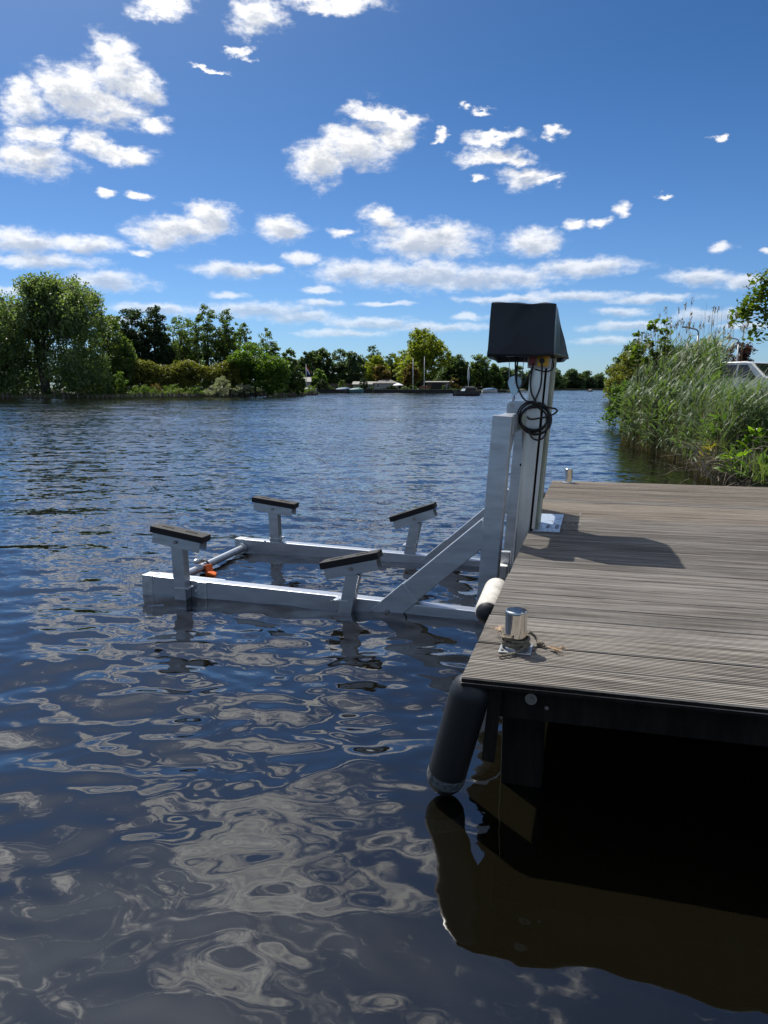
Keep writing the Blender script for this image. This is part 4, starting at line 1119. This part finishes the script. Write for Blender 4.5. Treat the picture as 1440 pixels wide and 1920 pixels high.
# last year's plumed stalks standing above the green
r = np.random.default_rng(73)
PL = 150
xy = np.stack([r.uniform(1.1, 3.6, PL), r.uniform(20.5, 25, PL)], -1)
hp = np.where((xy[:, 0] > 1.7) & (xy[:, 0] < 3.2), r.uniform(2.9, 3.75, PL), r.uniform(2.6, 3.3, PL))
B = np.concatenate([xy, np.zeros((PL, 1))], -1)
bend = np.abs(r.normal(.05, .05, PL)); azp = r.normal(1.2, .8, PL)
st = ribbons(B, azp, hp, np.full(PL, math.pi / 2), bend, np.full(PL, .016), r, 3)
t = thing('dry_reed_stalks', (2.4, 22, 0), 'tall dry reed stalks with brown plumes rising above the green reeds', 'reeds')
t['kind'] = 'stuff'
o = link_mesh('stalks', np_mesh('stalks', *st), DRY, t); o['kind'] = 'stuff'
tops = st[0].reshape(PL, 4, 2, 3)[:, -1].mean(1)
has = r.random(PL) < .5
tp = tops[has]
C = np.repeat(tp, 12, 0); C = C + np.stack([r.normal(0.01, .015, len(C)), r.normal(0, .015, len(C)), r.uniform(-.16, .02, len(C))], -1)
o = link_mesh('plumes', np_mesh('plumes', *leaf_quads(C, .11, .02, r, 0, np.tile([.2, 0, 1.0], (len(C), 1)), .3)), DRY, t); o['kind'] = 'stuff'
# maple saplings in the reeds
MS = 'maple saplings among the reeds'
tree('maple_sapling', 'taller maple sapling standing out of the reeds', 'sapling', 1.55, 21.7, 3.30, .36, L_MAPLE, z0=.2, base=.66, n=26, per=9, leaf=.17, seed=81, trunk_r=.02, cr=.13, limbs=8, group=MS, up=1.0)
tree('maple_sapling', 'smaller maple sapling at the left side of the reeds', 'sapling', 1.08, 21.5, 2.98, .25, L_MAPLE, z0=.2, base=.72, n=15, per=9, leaf=.15, seed=82, trunk_r=.016, cr=.11, limbs=6, group=MS, up=1.0)
tree('maple_sapling', 'third maple sapling, low right of the tallest one', 'sapling', 1.98, 21.9, 2.80, .30, L_MAPLE, z0=.2, base=.6, n=16, per=9, leaf=.15, seed=83, trunk_r=.016, cr=.12, limbs=6, group=MS, up=1.0)
tree('bank_bush', 'yellow-green bush overhanging the water beyond the reeds', 'bush', 3.2, 74, 4.7, 2.3, L_GOLD, z0=.2, base=0, n=150, per=36, leaf=.22, seed=84, cr=.5)
tree('bank_bush', 'greyish bush behind the overhanging yellow-green one', 'bush', 4.2, 92, 6.6, 3.0, L_MID, z0=.4, base=0, n=120, per=34, leaf=.26, seed=85, cr=.6)
tree('bank_bush', 'small leafy bush just left of the reeds over the water', 'bush', 1.1, 30, 1.75, .8, L_BRIGHT, z0=.1, base=0, n=90, per=30, leaf=.12, seed=86, cr=.25)
# undergrowth close behind the dock
UG = [(2.1, 10.6), (1.9, 12.2), (2.0, 13.2), (5.5, 14.5), (6.5, 10), (3.3, 8.7)]
r = np.random.default_rng(90)
n = 1500
xy = scatter(UG, n, r); B = np.concatenate([xy, np.full((n, 1), .30)], -1)
gr = ribbons(B, r.uniform(0, 6.28, n), r.uniform(.25, .75, n), r.uniform(.9, 1.5, n), r.uniform(.4, 1.6, n), r.uniform(.008, .018, n), r)
o = link_mesh('bank_grass', np_mesh('bank_grass', *gr), leaf_mat('leaf_grass', (.08, .13, .03), (.19, .24, .07), .35), base=(3, 11, .3)); tag(o, 'tangled grass on the bank behind the dock', 'grass', kind='stuff')
# dead twigs and brush at the water edge
q = MB(); rr = random.Random(91)
for i in range(230):
    x = rr.uniform(1.55, 2.7); y = rr.uniform(11.2, 14.0)
    p = Vector((x, y, rr.uniform(-.02, .45)))
    d_ = Vector((rr.uniform(-1, .5), rr.uniform(-.8, .4), rr.uniform(.1, 1.2))).normalized()
    L = rr.uniform(.25, .9)
    p1 = p + d_ * L * .5 + Vector((rr.uniform(-.08, .08), rr.uniform(-.08, .08), rr.uniform(0, .08)))
    p2 = p + d_ * L + Vector((rr.uniform(-.15, .15), rr.uniform(-.1, .1), -rr.uniform(0, .25)))
    w = rr.uniform(.003, .008)
    q.tube(spline([p, p1, p2], 3), w, 4, radii=[w * (1 - .1 * k) for k in range(7)])
o = q.build('dead_brush', mat('dead_twig', (.30, .25, .19), .9, 0, base2=(.13, .10, .08), var_scale=9), base=(2.4, 12, 0)); tag(o, 'tangle of dead brown twigs at the water edge behind the dock', 'brushwood', kind='stuff')
q = MB()
for i in range(70):
    x = rr.uniform(2.2, 4.0); y = rr.uniform(12.6, 15.0)
    p = Vector((x, y, .4)); L = rr.uniform(.8, 1.35)
    pts = [p]
    dx, dy = rr.uniform(-.25, .25), rr.uniform(-.2, .2)
    for k in range(4): pts.append(p + Vector((dx * (k + 1) / 4 * L + rr.uniform(-.05, .05), dy * (k + 1) / 4 * L, L * (k + 1) / 4)))
    q.tube(pts, .006, 4, radii=[.008, .007, .006, .004, .002])
    for k in range(7):
        s = pts[rr.randrange(1, 5)]; e = s + Vector((rr.uniform(-.25, .25), rr.uniform(-.2, .2), rr.uniform(.02, .25)))
        q.tube([s, s.lerp(e, .5) + Vector((0, 0, .03)), e], .003, 3, radii=[.004, .003, .0015])
o = q.build('dead_weed_stalks', mat('dead_stalk', (.26, .22, .19), .9, 0, base2=(.14, .12, .11), var_scale=9), base=(3.4, 13.5, .4)); tag(o, 'grey branching dead weed stalks in front of the white van', 'weeds', kind='stuff')
# broad-leaved plants
def broadleaf(x, y, z0, h, rad, nl, leafL, m, label, seed):
    r = np.random.default_rng(seed)
    t = thing('broadleaf_plant', (x, y, z0), label, 'plant', 'leafy plants on the bank')
    P = []; az = r.uniform(0, 6.28, nl); f = r.random(nl)
    B = np.stack([x + np.sin(az) * rad * r.random(nl), y + np.cos(az) * rad * r.random(nl), z0 + h * (f * .9)], -1)
    V, F = ribbons(B, az, leafL * r.uniform(.6, 1.2, nl), r.uniform(.2, 1.2, nl), r.uniform(.3, 1.3, nl), leafL * .32 * r.uniform(.7, 1.2, nl), r)
    link_mesh('leaves', np_mesh('leaves', V, F), m, t)
    q = MB()
    for k in range(9): q.tube([(x, y, z0 - .1), tuple(B[k * nl // 9] * .5 + np.array([x, y, z0]) * .5), tuple(B[k * nl // 9])], .006, 4)
    q.build('stems', REEDSTEM, t)
L_DOCK = leaf_mat('leaf_dock', (.10, .20, .02), (.22, .33, .04), .5, rough=.35, spec=.5)
L_NETTLE = leaf_mat('leaf_nettle', (.06, .13, .02), (.13, .22, .04), .45)
broadleaf(2.06, 12.2, .22, .38, .16, 46, .26, L_DOCK, 'bright yellow-green broad-leaved plant low beside the dock end', 1)
broadleaf(2.33, 12.5, .30, .68, .24, 100, .20, L_DOCK, 'tall bright green leafy plant at the right edge above the dock end', 2)
broadleaf(1.98, 13.2, .30, .88, .28, 150, .17, L_NETTLE, 'upright fresh green leafy plant in front of the sedge', 3)
broadleaf(2.35, 11.9, .24, .30, .25, 60, .24, L_NETTLE, 'low grassy green plant at the right edge against the dock', 4)
broadleaf(2.62, 13.0, .35, .80, .35, 150, .17, L_NETTLE, 'dense green leafy plant at the right edge under the van', 5)
broadleaf(1.80, 12.9, .20, .50, .18, 60, .14, leaf_mat('leaf_turning', (.16, .15, .03), (.30, .24, .05), .4), 'small yellowing plant among the dead twigs', 6)
# big maple at the right edge
lowb = [(6.25 + .22 * i + .2 * math.sin(i * 3), 39.2 + .1 * i, 4.7 + .22 * i + .25 * math.sin(i * 1.9)) for i in range(16)] + [(7.3 + .25 * i, 39.4, 4.0 + .5 * i + .3 * math.sin(2 * i)) for i in range(9)] + [(7.2 + .5 * i, 39.6, 6.4 + .2 * i) for i in range(8)]
tree('maple_tree', 'large maple with a drooping branch at the upper right edge', 'tree', 14.9, 41.5, 11.0, 6.0, L_MAPLE, z0=.6, base=.28, n=560, per=60, leaf=.29, seed=95, cr=.75, limbs=30, extra=lowb, up=1.0)
tree('copper_beech', 'dark purple copper beech behind the white van', 'tree', 22.1, 132.2, 8.4, 3.0, L_COPPER, z0=.6, base=.1, n=130, per=34, leaf=.26, seed=96, cr=.6)
tree('bank_tree', 'green rounded tree behind the dry reed plumes', 'tree', 15.6, 119.9, 8.3, 3.3, L_MID, z0=.6, base=0, n=130, per=34, leaf=.26, seed=97, cr=.6)
tree('bank_tree', 'dark green tree at the right edge beside the copper beech', 'tree', 23.4, 111.4, 6.9, 2.4, L_DARK, z0=.6, base=0, n=90, per=34, leaf=.24, seed=98, cr=.5)

# ------------------------------------------------------------------ lamp posts
POLE = mat('lamp_grey', (.30, .31, .32), .5, .6)
def lamp(x, y, zt, reach, label):
    t = thing('street_lamp', (x, y, .6), label, 'street lamp', 'street lamps along the bank road')
    q = MB(); q.tube([(x, y, .4), (x, y, 3), (x, y, zt - .5)], .1, 8, radii=[.13, .11, .09]); q.build('pole', POLE, t, smooth=True)
    q = MB(); q.tube(spline([(x, y, zt - .5), (x - .02, y, zt - .15), (x - .18, y, zt + .05), (x - reach * .6, y, zt + .15), (x - reach, y, zt + .25)]), .07, 8); q.build('arm', POLE, t, smooth=True)
    q = MB(); q.box((x - reach - .25, y, zt + .28), (.75, .25, .13), rot=(0, .1, 0), bev=.03); q.build('lamp_head', mat('lamp_head', (.12, .125, .13), .5), t)
lamp(14.75, 91.0, 6.6, .95, 'grey street lamp in front of the copper beech')
lamp(8.98, 77.0, 6.75, .85, 'grey street lamp rising among the dry reed plumes')

# ------------------------------------------------------------------ white van
VANW = mat('van_white', (.80, .80, .80), .28, 0, coat=.6)
GLASS = mat('dark_glass', (.02, .026, .03), .06, 0, spec=.8)
BLACKP = mat('black_plastic', (.015, .015, .016), .55)
van = thing('white_van', (6.95, 41.1, .62), 'white van parked on the bank behind the reeds', 'van')
vr = math.atan2(-.60, .80)
def vx(u, v, w):      # u forward, v left, w up
    c, s = math.cos(vr), math.sin(vr)
    return Vector((6.95 + c * u - s * v, 41.1 + s * u + c * v, .62 + w))
prof = [(-2.3, .35), (-2.35, 1.2), (-2.25, 1.95), (-2.0, 2.12), (.55, 2.14), (.85, 2.08), (1.55, 1.42), (2.25, 1.22), (2.45, 1.0), (2.5, .55), (2.45, .3)]
bm = bmesh.new(); rows = []
for v, sc_ in ((-.98, .0), (-.93, 1), (-.5, 1), (.5, 1), (.93, 1), (.98, .0)):
    row = []
    for (u, w) in prof:
        ww = w; vv = v
        if w > 1.3: vv = v * (1 - (w - 1.3) * .14)
        if sc_ == 0: ww = w - .05 if w > 1 else w; u = u * .985
        row.append(bm.verts.new(vx(u, vv, ww)))
    rows.append(row)
for A, B_ in zip(rows, rows[1:]):
    for i in range(len(prof)):
        j = (i + 1) % len(prof)
        bm.faces.new((A[i], A[j], B_[j], B_[i]))
bm.faces.new(rows[0]); bm.faces.new(rows[-1][::-1])
bmesh.ops.recalc_face_normals(bm, faces=bm.faces[:])
me = bpy.data.meshes.new('body'); bm.to_mesh(me); bm.free()
bo = link_mesh('body', me, VANW, van); me.polygons.foreach_set('use_smooth', [True] * len(me.polygons)); me.set_sharp_from_angle(angle=math.radians(30))
def vpanel(name, pts, m, th, parent=van):
    q = MB(); P = [vx(*p) for p in pts]
    nrm = (P[1] - P[0]).cross(P[2] - P[1]).normalized()
    if nrm.y > 0: nrm = -nrm
    q.prism([p + nrm * .004 for p in P], nrm * th); return q.build(name, m, parent)
def side_v(w): return -.985 * (1 - max(0, w - 1.3) * .14)
vpanel('windscreen', [(1.52, -.80, 1.47), (1.52, .80, 1.47), (.92, .74, 2.04), (.92, -.74, 2.04)], GLASS, .006)
vpanel('side_window', [(.25, side_v(1.36), 1.36), (1.15, side_v(1.36), 1.36), (.66, side_v(1.98), 1.98), (.25, side_v(1.98), 1.98)], GLASS, .006)
vpanel('side_window', [(-1.9, side_v(1.36), 1.36), (.15, side_v(1.36), 1.36), (.15, side_v(1.98), 1.98), (-1.9, side_v(1.98), 1.98)], GLASS, .006)
q = MB(); c_ = vx(1.05, -1.12, 1.35); q.box(c_, (.14, .20, .26), rot=(0, 0, vr), bev=.04); q.build('mirror', BLACKP, van)
for u in (-1.5, 1.65):
    for v in (-.93, .93):
        a = vx(u, v - .10, .33); b_ = vx(u, v + .10, .33)
        q = MB(); q.cyl(a, b_, .33, seg=24); wv = q.build('wheel', BLACKP, van, auto=40)
        q = MB(); e = vx(u, v + (-.108 if v < 0 else .108), .33); q.cyl(vx(u, v, .33), e, .2, seg=18); q.build('rim', GALV, wv)
for v in (-.72, .72):
    q = MB(); q.box(vx(2.36, v, .98), (.22, .34, .18), rot=(0, 0, vr), bev=.04); q.build('headlight', mat('lamp_glass', (.6, .62, .64), .15), van)
q = MB(); q.box(vx(2.46, 0, .45), (.12, 1.8, .28), rot=(0, 0, vr), bev=.04); q.build('bumper', BLACKP, van)

# ------------------------------------------------------------------ far buildings
CRZ = math.radians(15.39)
CX, CY = math.cos(CRZ), math.sin(CRZ)
def fr(px, py, u, v, z):      # local frame facing the camera: u to the right, v away
    return Vector((px + CX * u - CY * v, py + CY * u + CX * v, z))
def fbox(q, px, py, u, v, z, s, bev=0.0): q.box(fr(px, py, u, v, z), s, rot=(0, 0, CRZ), bev=bev)
def house(label, px, py, w, dpt, wall_h, roof_h, wm, rm, wins, doors=(), hip=.0, cat='house', z0=.7, over=.35, name='house'):
    t = thing(name, (px, py, z0), label, cat, 'buildings on the far shore')
    q = MB(); fbox(q, px, py, 0, dpt / 2, z0 + wall_h / 2, (w, dpt, wall_h)); wl = q.build('wall', wm, t)
    q = MB(); bm_ = q.bm
    W2 = w / 2 + over; zt = z0 + wall_h
    a = [fr(px, py, -W2, -over, zt), fr(px, py, W2, -over, zt), fr(px, py, W2, dpt + over, zt), fr(px, py, -W2, dpt + over, zt)]
    rg = [fr(px, py, -W2 + hip, dpt / 2, zt + roof_h), fr(px, py, W2 - hip, dpt / 2, zt + roof_h)]
    V = [bm_.verts.new(p) for p in a + rg] + [bm_.verts.new(p - Vector((0, 0, .12))) for p in a]
    for f in ((0, 1, 5, 4), (2, 3, 4, 5), (1, 2, 5), (3, 0, 4), (0, 6, 7, 1), (1, 7, 8, 2), (2, 8, 9, 3), (3, 9, 6, 0), (9, 8, 7, 6)): bm_.faces.new([V[i] for i in f])
    q.build('roof', rm, t)
    for (u, z, ww, hh) in wins:
        q = MB(); fbox(q, px, py, u, -.02, z0 + z, (ww + .16, .06, hh + .16)); f_ = q.build('window', WHITE_PAINT, t)
        q = MB(); fbox(q, px, py, u, -.045, z0 + z, (ww, .03, hh)); q.build('pane', GLASS, f_)
    for (u, ww, hh, m_) in doors:
        q = MB(); fbox(q, px, py, u, -.03, z0 + hh / 2, (ww, .06, hh)); q.build('doorway', m_, t)
    return t
ROOFG = mat('roof_grey', (.20, .195, .18), .85, 0, var=.25, var_scale=2)
ROOFL = mat('roof_light', (.24, .235, .22), .7, 0, var=.1, var_scale=2)
GREYW = mat('wall_grey', (.34, .34, .33), .8, 0, var=.15)
BROWNW = mat('wall_brown', (.10, .075, .055), .85, 0, var=.3)
WHITEW = mat('wall_white', (.33, .325, .30), .8, 0, var=.08)
house('white cottage with a low hipped roof on the far shore', -57.6, 211.5, 7.0, 5, 2.0, 1.0, WHITEW, ROOFG, [(-2.3, 1.25, 1.0, .9), (2.4, 1.25, .8, .9)], [(.6, .9, 1.85, GREYW)], hip=2.6)
house('low grey-roofed house left of the white cottage', -64.4, 213.5, 7.0, 5, 1.7, .8, WHITEW, ROOFL, [(-1.2, 1.0, 1.2, .8), (1.6, 1.0, 1.2, .8)], hip=.2)
house('house with a bright roof beside the island tip', -81.3, 206.8, 4.6, 5, 2.4, 1.3, WHITEW, ROOFL, [(.9, 1.2, .8, .9)], hip=.3)
house('dark open boathouse with a pale roof edge on the far shore', -42.4, 213.5, 7.2, 5, 2.3, .25, BROWNW, ROOFL, [], [(-.8, 3.0, 1.9, mat('boathouse_shade', (.02, .02, .022), .8)), (2.4, 1.4, 1.9, GREYW)], hip=.0, cat='boathouse', name='boathouse')  # wide dark opening: flat panel painted as the shaded inside
house('small grey hut at the left edge on the island', -90.7, 101.2, 3.2, 3, 2.0, .9, GREYW, ROOFG, [(.5, 1.2, .7, .6)], hip=.3, z0=1.4, name='hut', cat='hut')
# quay
QW = mat('quay_dark', (.035, .033, .03), .85, 0, var=.4, var_scale=1.5)
def wallrun(name, label, pts, top, th, m, capm, cat='quay wall'):
    t = thing(name, (pts[0][0], pts[0][1], 0), label, cat)
    for (a, b_) in zip(pts, pts[1:]):
        q = MB(); q.beam((*a, top / 2 - .6), (*b_, top / 2 - .6), th, top + 1.2, bev=0); q.build('wall', m, t)
        q = MB(); q.beam((*a, top + .03), (*b_, top + .03), th + .12, .06, bev=0); q.build('coping', capm, t)
wallrun('quay_wall', 'long dark quay wall under the far shore gardens', [(-80.8, 202.2), (-59.9, 205.9)], .95, .5, QW, QW)
wallrun('quay_wall', 'dark quay wall with a pale coping below the flagpoles', [(-59.7, 205.9), (-35.0, 205.4)], .85, .5, QW, ROOFL)
wallrun('jetty', 'low dark jetty right of the motorboat on the far shore', [(-34.0, 228.5), (-26.6, 237.5)], .55, .6, QW, QW, cat='jetty')
# fence
fn = thing('board_fence', (-78, 209, .7), 'brown board fence between the egg-shaped shrubs', 'fence')
q = MB(); q.box((0, 0, 0), (.36, .05, 1.9), bev=0); fme = q.mesh('board'); fme.materials.append(mat('fence_wood', (.15, .115, .085), .85, 0, var=.3, obj_random=.2))
for i in range(26):
    o = bpy.data.objects.new('board', fme); COL.objects.link(o); o.parent = fn
    o.location = Vector((-77.6 + i * .40 * CX, 211.5 + i * .40 * CY, 1.65 + .05 * math.sin(i * 2.3))) - Vector((-78, 209, .7)); o.rotation_euler = (0, 0, CRZ)
# flagpoles
def flagpole(x, y, zt, label, flag=None, furled=False):
    t = thing('flagpole', (x, y, .7), label, 'flagpole', 'flagpoles by the water')
    q = MB(); q.tube([(x, y, .5), (x, y, zt)], .09, 8, radii=[.12, .07]); q.build('pole', mat('pole_white', (.72, .72, .70), .5), t, smooth=True)
    q = MB(); q.lathe((x, y, zt), (x, y, zt + 1), [(0, 0), (.02, .1), (.1, .13), (.18, .1), (.2, 0)], 10); q.build('finial', WHITE_PAINT, t, smooth=True)
    if flag:
        for k, c in enumerate(flag):
            q = MB(); n = 8; bm_ = q.bm; A = []
            for i in range(n + 1):
                f = i / n
                u = .05 + f * 1.3; drop = f * 1.5 + .12 * math.sin(f * 9); v = .10 * math.sin(f * 7 + 1)
                A.append([bm_.verts.new(fr(x, y, u * .75, v, zt - .2 - drop - (k + j) * .55)) for j in (0, 1)])
            for a, b_ in zip(A, A[1:]): bm_.faces.new((a[0], b_[0], b_[1], a[1]))
            q.build('flag_stripe', mat('flag_%d' % k, c, .8), t)
    if furled:
        q = MB(); q.lathe((x, y, zt - 4.2), (x, y, zt - .3), [(0, 0), (.1, .22), (1.2, .34), (2.6, .26), (3.7, .16), (3.9, 0)], 10); q.build('furled_banner', mat('banner_pale', (.58, .60, .62), .8), t, smooth=True)
flagpole(-49.0, 208.4, 9.2, 'white flagpole, left one of the pair before the domed tree')
flagpole(-45.9, 208.9, 9.7, 'white flagpole, right one of the pair before the domed tree')
flagpole(-34.6, 215.5, 7.3, 'pole with a pale furled banner above the motorboat', furled=True)
flagpole(-78.9, 203.8, 7.8, 'flagpole with a red, white and blue flag by the island tip', flag=((.50, .03, .03), (.75, .75, .75), (.03, .08, .32)))

# ------------------------------------------------------------------ boats
def boat(name, label, px, py, rz, L, beam, free, hull_m, deck_m, canopy=None, screen=True, cat='boat', rail=True, cover=None):
    t = thing(name, (px, py, 0), label, cat, 'boats on the water and along the quay')
    c, s = math.cos(rz), math.sin(rz)
    W = lambda u, v, z: Vector((px + c * u - s * v, py + s * u + c * v, z))
    bm = bmesh.new(); rows = []
    st = [(-.5, .82, 0), (-.3, .95, 0), (0, 1.0, .02), (.25, .86, .08), (.4, .55, .16), (.48, .2, .24), (.5, .03, .28)]
    for f, w, sh in st:
        hb = beam / 2 * w; zt = free * (1 + sh)
        rows.append([bm.verts.new(W(f * L, v, z)) for v, z in ((-hb, zt), (-hb * .93, free * .3), (-hb * .55, -.2), (0, -.28), (hb * .55, -.2), (hb * .93, free * .3), (hb, zt))])
    for A, B_ in zip(rows, rows[1:]):
        for i in range(6): bm.faces.new((A[i], A[i + 1], B_[i + 1], B_[i]))
    bm.faces.new(rows[0])
    bmesh.ops.recalc_face_normals(bm, faces=bm.faces[:])
    me = bpy.data.meshes.new('hull'); bm.to_mesh(me); bm.free()
    link_mesh('hull', me, hull_m, t)
    bm = bmesh.new(); A = []; B_ = []
    for f, w, sh in st:
        hb = beam / 2 * w * .97; zt = free * (1 + sh) - .06
        A.append(bm.verts.new(W(f * L, -hb, zt))); B_.append(bm.verts.new(W(f * L, hb, zt)))
    for i in range(len(st) - 1): bm.faces.new((A[i], A[i + 1], B_[i + 1], B_[i]))
    bmesh.ops.recalc_face_normals(bm, faces=bm.faces[:])
    me = bpy.data.meshes.new('deck'); bm.to_mesh(me); bm.free()
    link_mesh('deck', me, deck_m, t)
    pts = [W(f * L, beam / 2 * w * 1.02, free * (1 + sh)) for f, w, sh in st] + [W(f * L, -beam / 2 * w * 1.02, free * (1 + sh)) for f, w, sh in st[::-1]]
    q = MB(); q.tube(pts, .045, 6, closed=True); q.build('rubbing_strake', RUBBER, t, smooth=True)
    if screen:
        q = MB(); q.prism([W(.12 * L, -beam * .38, free), W(.12 * L, beam * .38, free), W(.06 * L, beam * .33, free + .5), W(.06 * L, -beam * .33, free + .5)], W(.01, 0, 0) - W(0, 0, 0)); q.build('windscreen', mat('screen_glass', (.35, .42, .46), .1, 0, spec=.8), t)
    if canopy:
        q = MB()
        arch = [(-1, 0), (-.95, .55), (-.6, .78), (0, .85), (.6, .78), (.95, .55), (1, 0)]
        q.prism([W(.05 * L, v * beam * .42, free + .1 + z) for v, z in arch], W(-.38 * L, 0, -.05) - W(0, 0, 0)); q.build('canopy', canopy, t)
    if cover:
        q = MB(); bm_ = q.bm; rw = []
        for f, w, hh in ((-.48, .8, .15), (-.2, .98, .45), (.15, .9, .55), (.4, .5, .3), (.47, .2, .2)):
            hb = beam / 2 * w * 1.03
            rw.append([bm_.verts.new(W(f * L, hb * v, free + hh * (1 - abs(v) ** 1.5) + .02)) for v in (-1, -.5, 0, .5, 1)])
        for a, b_ in zip(rw, rw[1:]):
            for i in range(4): bm_.faces.new((a[i], a[i + 1], b_[i + 1], b_[i]))
        q.build('boat_cover', cover, t)
    return t
TARPB = mat('tarp_blue', (.02, .10, .22), .6); TARPT = mat('tarp_teal', (.08, .19, .20), .6); TARPG = mat('tarp_grey', (.25, .25, .24), .7)
HDARK = mat('hull_dark', (.035, .030, .030), .3, coat=.4); HRED = mat('hull_red', (.16, .03, .025), .35, coat=.3); HWHITE = mat('hull_white', (.70, .70, .68), .35)
bt = boat('motorboat', 'dark motorboat with a black canopy heading across the water', -22.9, 139.4, CRZ + math.radians(-158), 5.2, 2.1, .78, HDARK, mat('deck_teak', (.28, .18, .10), .6), canopy=BLACKP)
pp = thing('person', (-22.6, 139.6, .5), 'person in pale clothing sitting under the motorboat canopy', 'person')
q = MB(); q.lathe((-22.6, 139.55, .45), (-22.6, 139.55, 2), [(0, 0), (.02, .2), (.3, .19), (.48, .22), (.58, .12), (.62, .065), (.68, .075), (.75, .105), (.84, .1), (.9, .05), (.92, 0)], 12); q.build('body', mat('pale_cloth', (.6, .62, .63), .8), pp, smooth=True)
boat('sloop', 'small blue and white boat moored at the low jetty', -30.2, 228.0, CRZ + .1, 4.6, 1.9, .8, HWHITE, TARPB, cover=TARPB, screen=False)
boat('rowing_boat', 'tiny dark boat far off in the channel right of the mast', -1.6, 283, CRZ + .4, 1.9, 1.0, .35, HDARK, TARPG, screen=False, cover=TARPG)
boat('covered_boat', 'boat under a pale grey cover below the left egg-shaped shrub', -77.6, 204.6 - 3.4, CRZ, 5.4, 2.2, .9, TARPG, TARPG, cover=TARPG, screen=False)
boat('covered_boat', 'boat under a blue cover at the quay right of the fence', -67.3, 204.6 - 2.3, CRZ, 4.4, 1.9, .95, HDARK, TARPB, cover=TARPB, screen=False)
boat('covered_boat', 'boat under a teal cover next to the blue one', -63.6, 203.5 - 1.0, CRZ + .05, 4.0, 1.8, .85, TARPT, TARPT, cover=TARPT, screen=False)
# garden things
t = thing('parasol', (-53.4, 209.0, .7), 'white garden parasol below the rust-topped tree', 'parasol')
q = MB(); q.tube([(-53.4, 209, .6), (-53.4, 209, 2.7)], .04, 6); q.build('pole', WHITE_PAINT, t)
q = MB(); q.lathe((-53.4, 209, 2.0), (-53.4, 209, 3), [(0, 1.5), (.12, 1.45), (.42, .9), (.6, .4), (.7, 0)], 12); q.build('canopy', WHITE_PAINT, t)
t = thing('garden_bench', (-45.5, 208.2, .7), 'dark red garden bench behind the right flagpole', 'bench')
q = MB(); fbox(q, -45.5, 208.2, 0, 0, 1.15, (3.2, .5, .08)); q.build('seat', HRED, t)
q = MB(); fbox(q, -45.5, 208.2, 0, .25, 1.55, (3.2, .06, .5)); q.build('backrest', HRED, t)
for u in (-1.4, 1.4):
    q = MB(); fbox(q, -45.5, 208.2, u, 0, .9, (.1, .4, .45)); q.build('leg', HRED, t)

# ------------------------------------------------------------------ small litter
r = np.random.default_rng(505)
n = 70
C = np.stack([r.normal(-.20, .07, n), r.normal(5.55, .22, n), np.full(n, DZ + .014)], -1)
o = link_mesh('crumbs', np_mesh('crumbs', *leaf_quads(C, .014, .012, r, 2.0)), mat('crumb_pale', (.55, .56, .55), .9, 0, base2=(.15, .17, .2), var_scale=40), base=(-.2, 5.5, DZ))
tag(o, 'pale crumbs and flakes scattered over the mast plate', 'debris', kind='stuff')
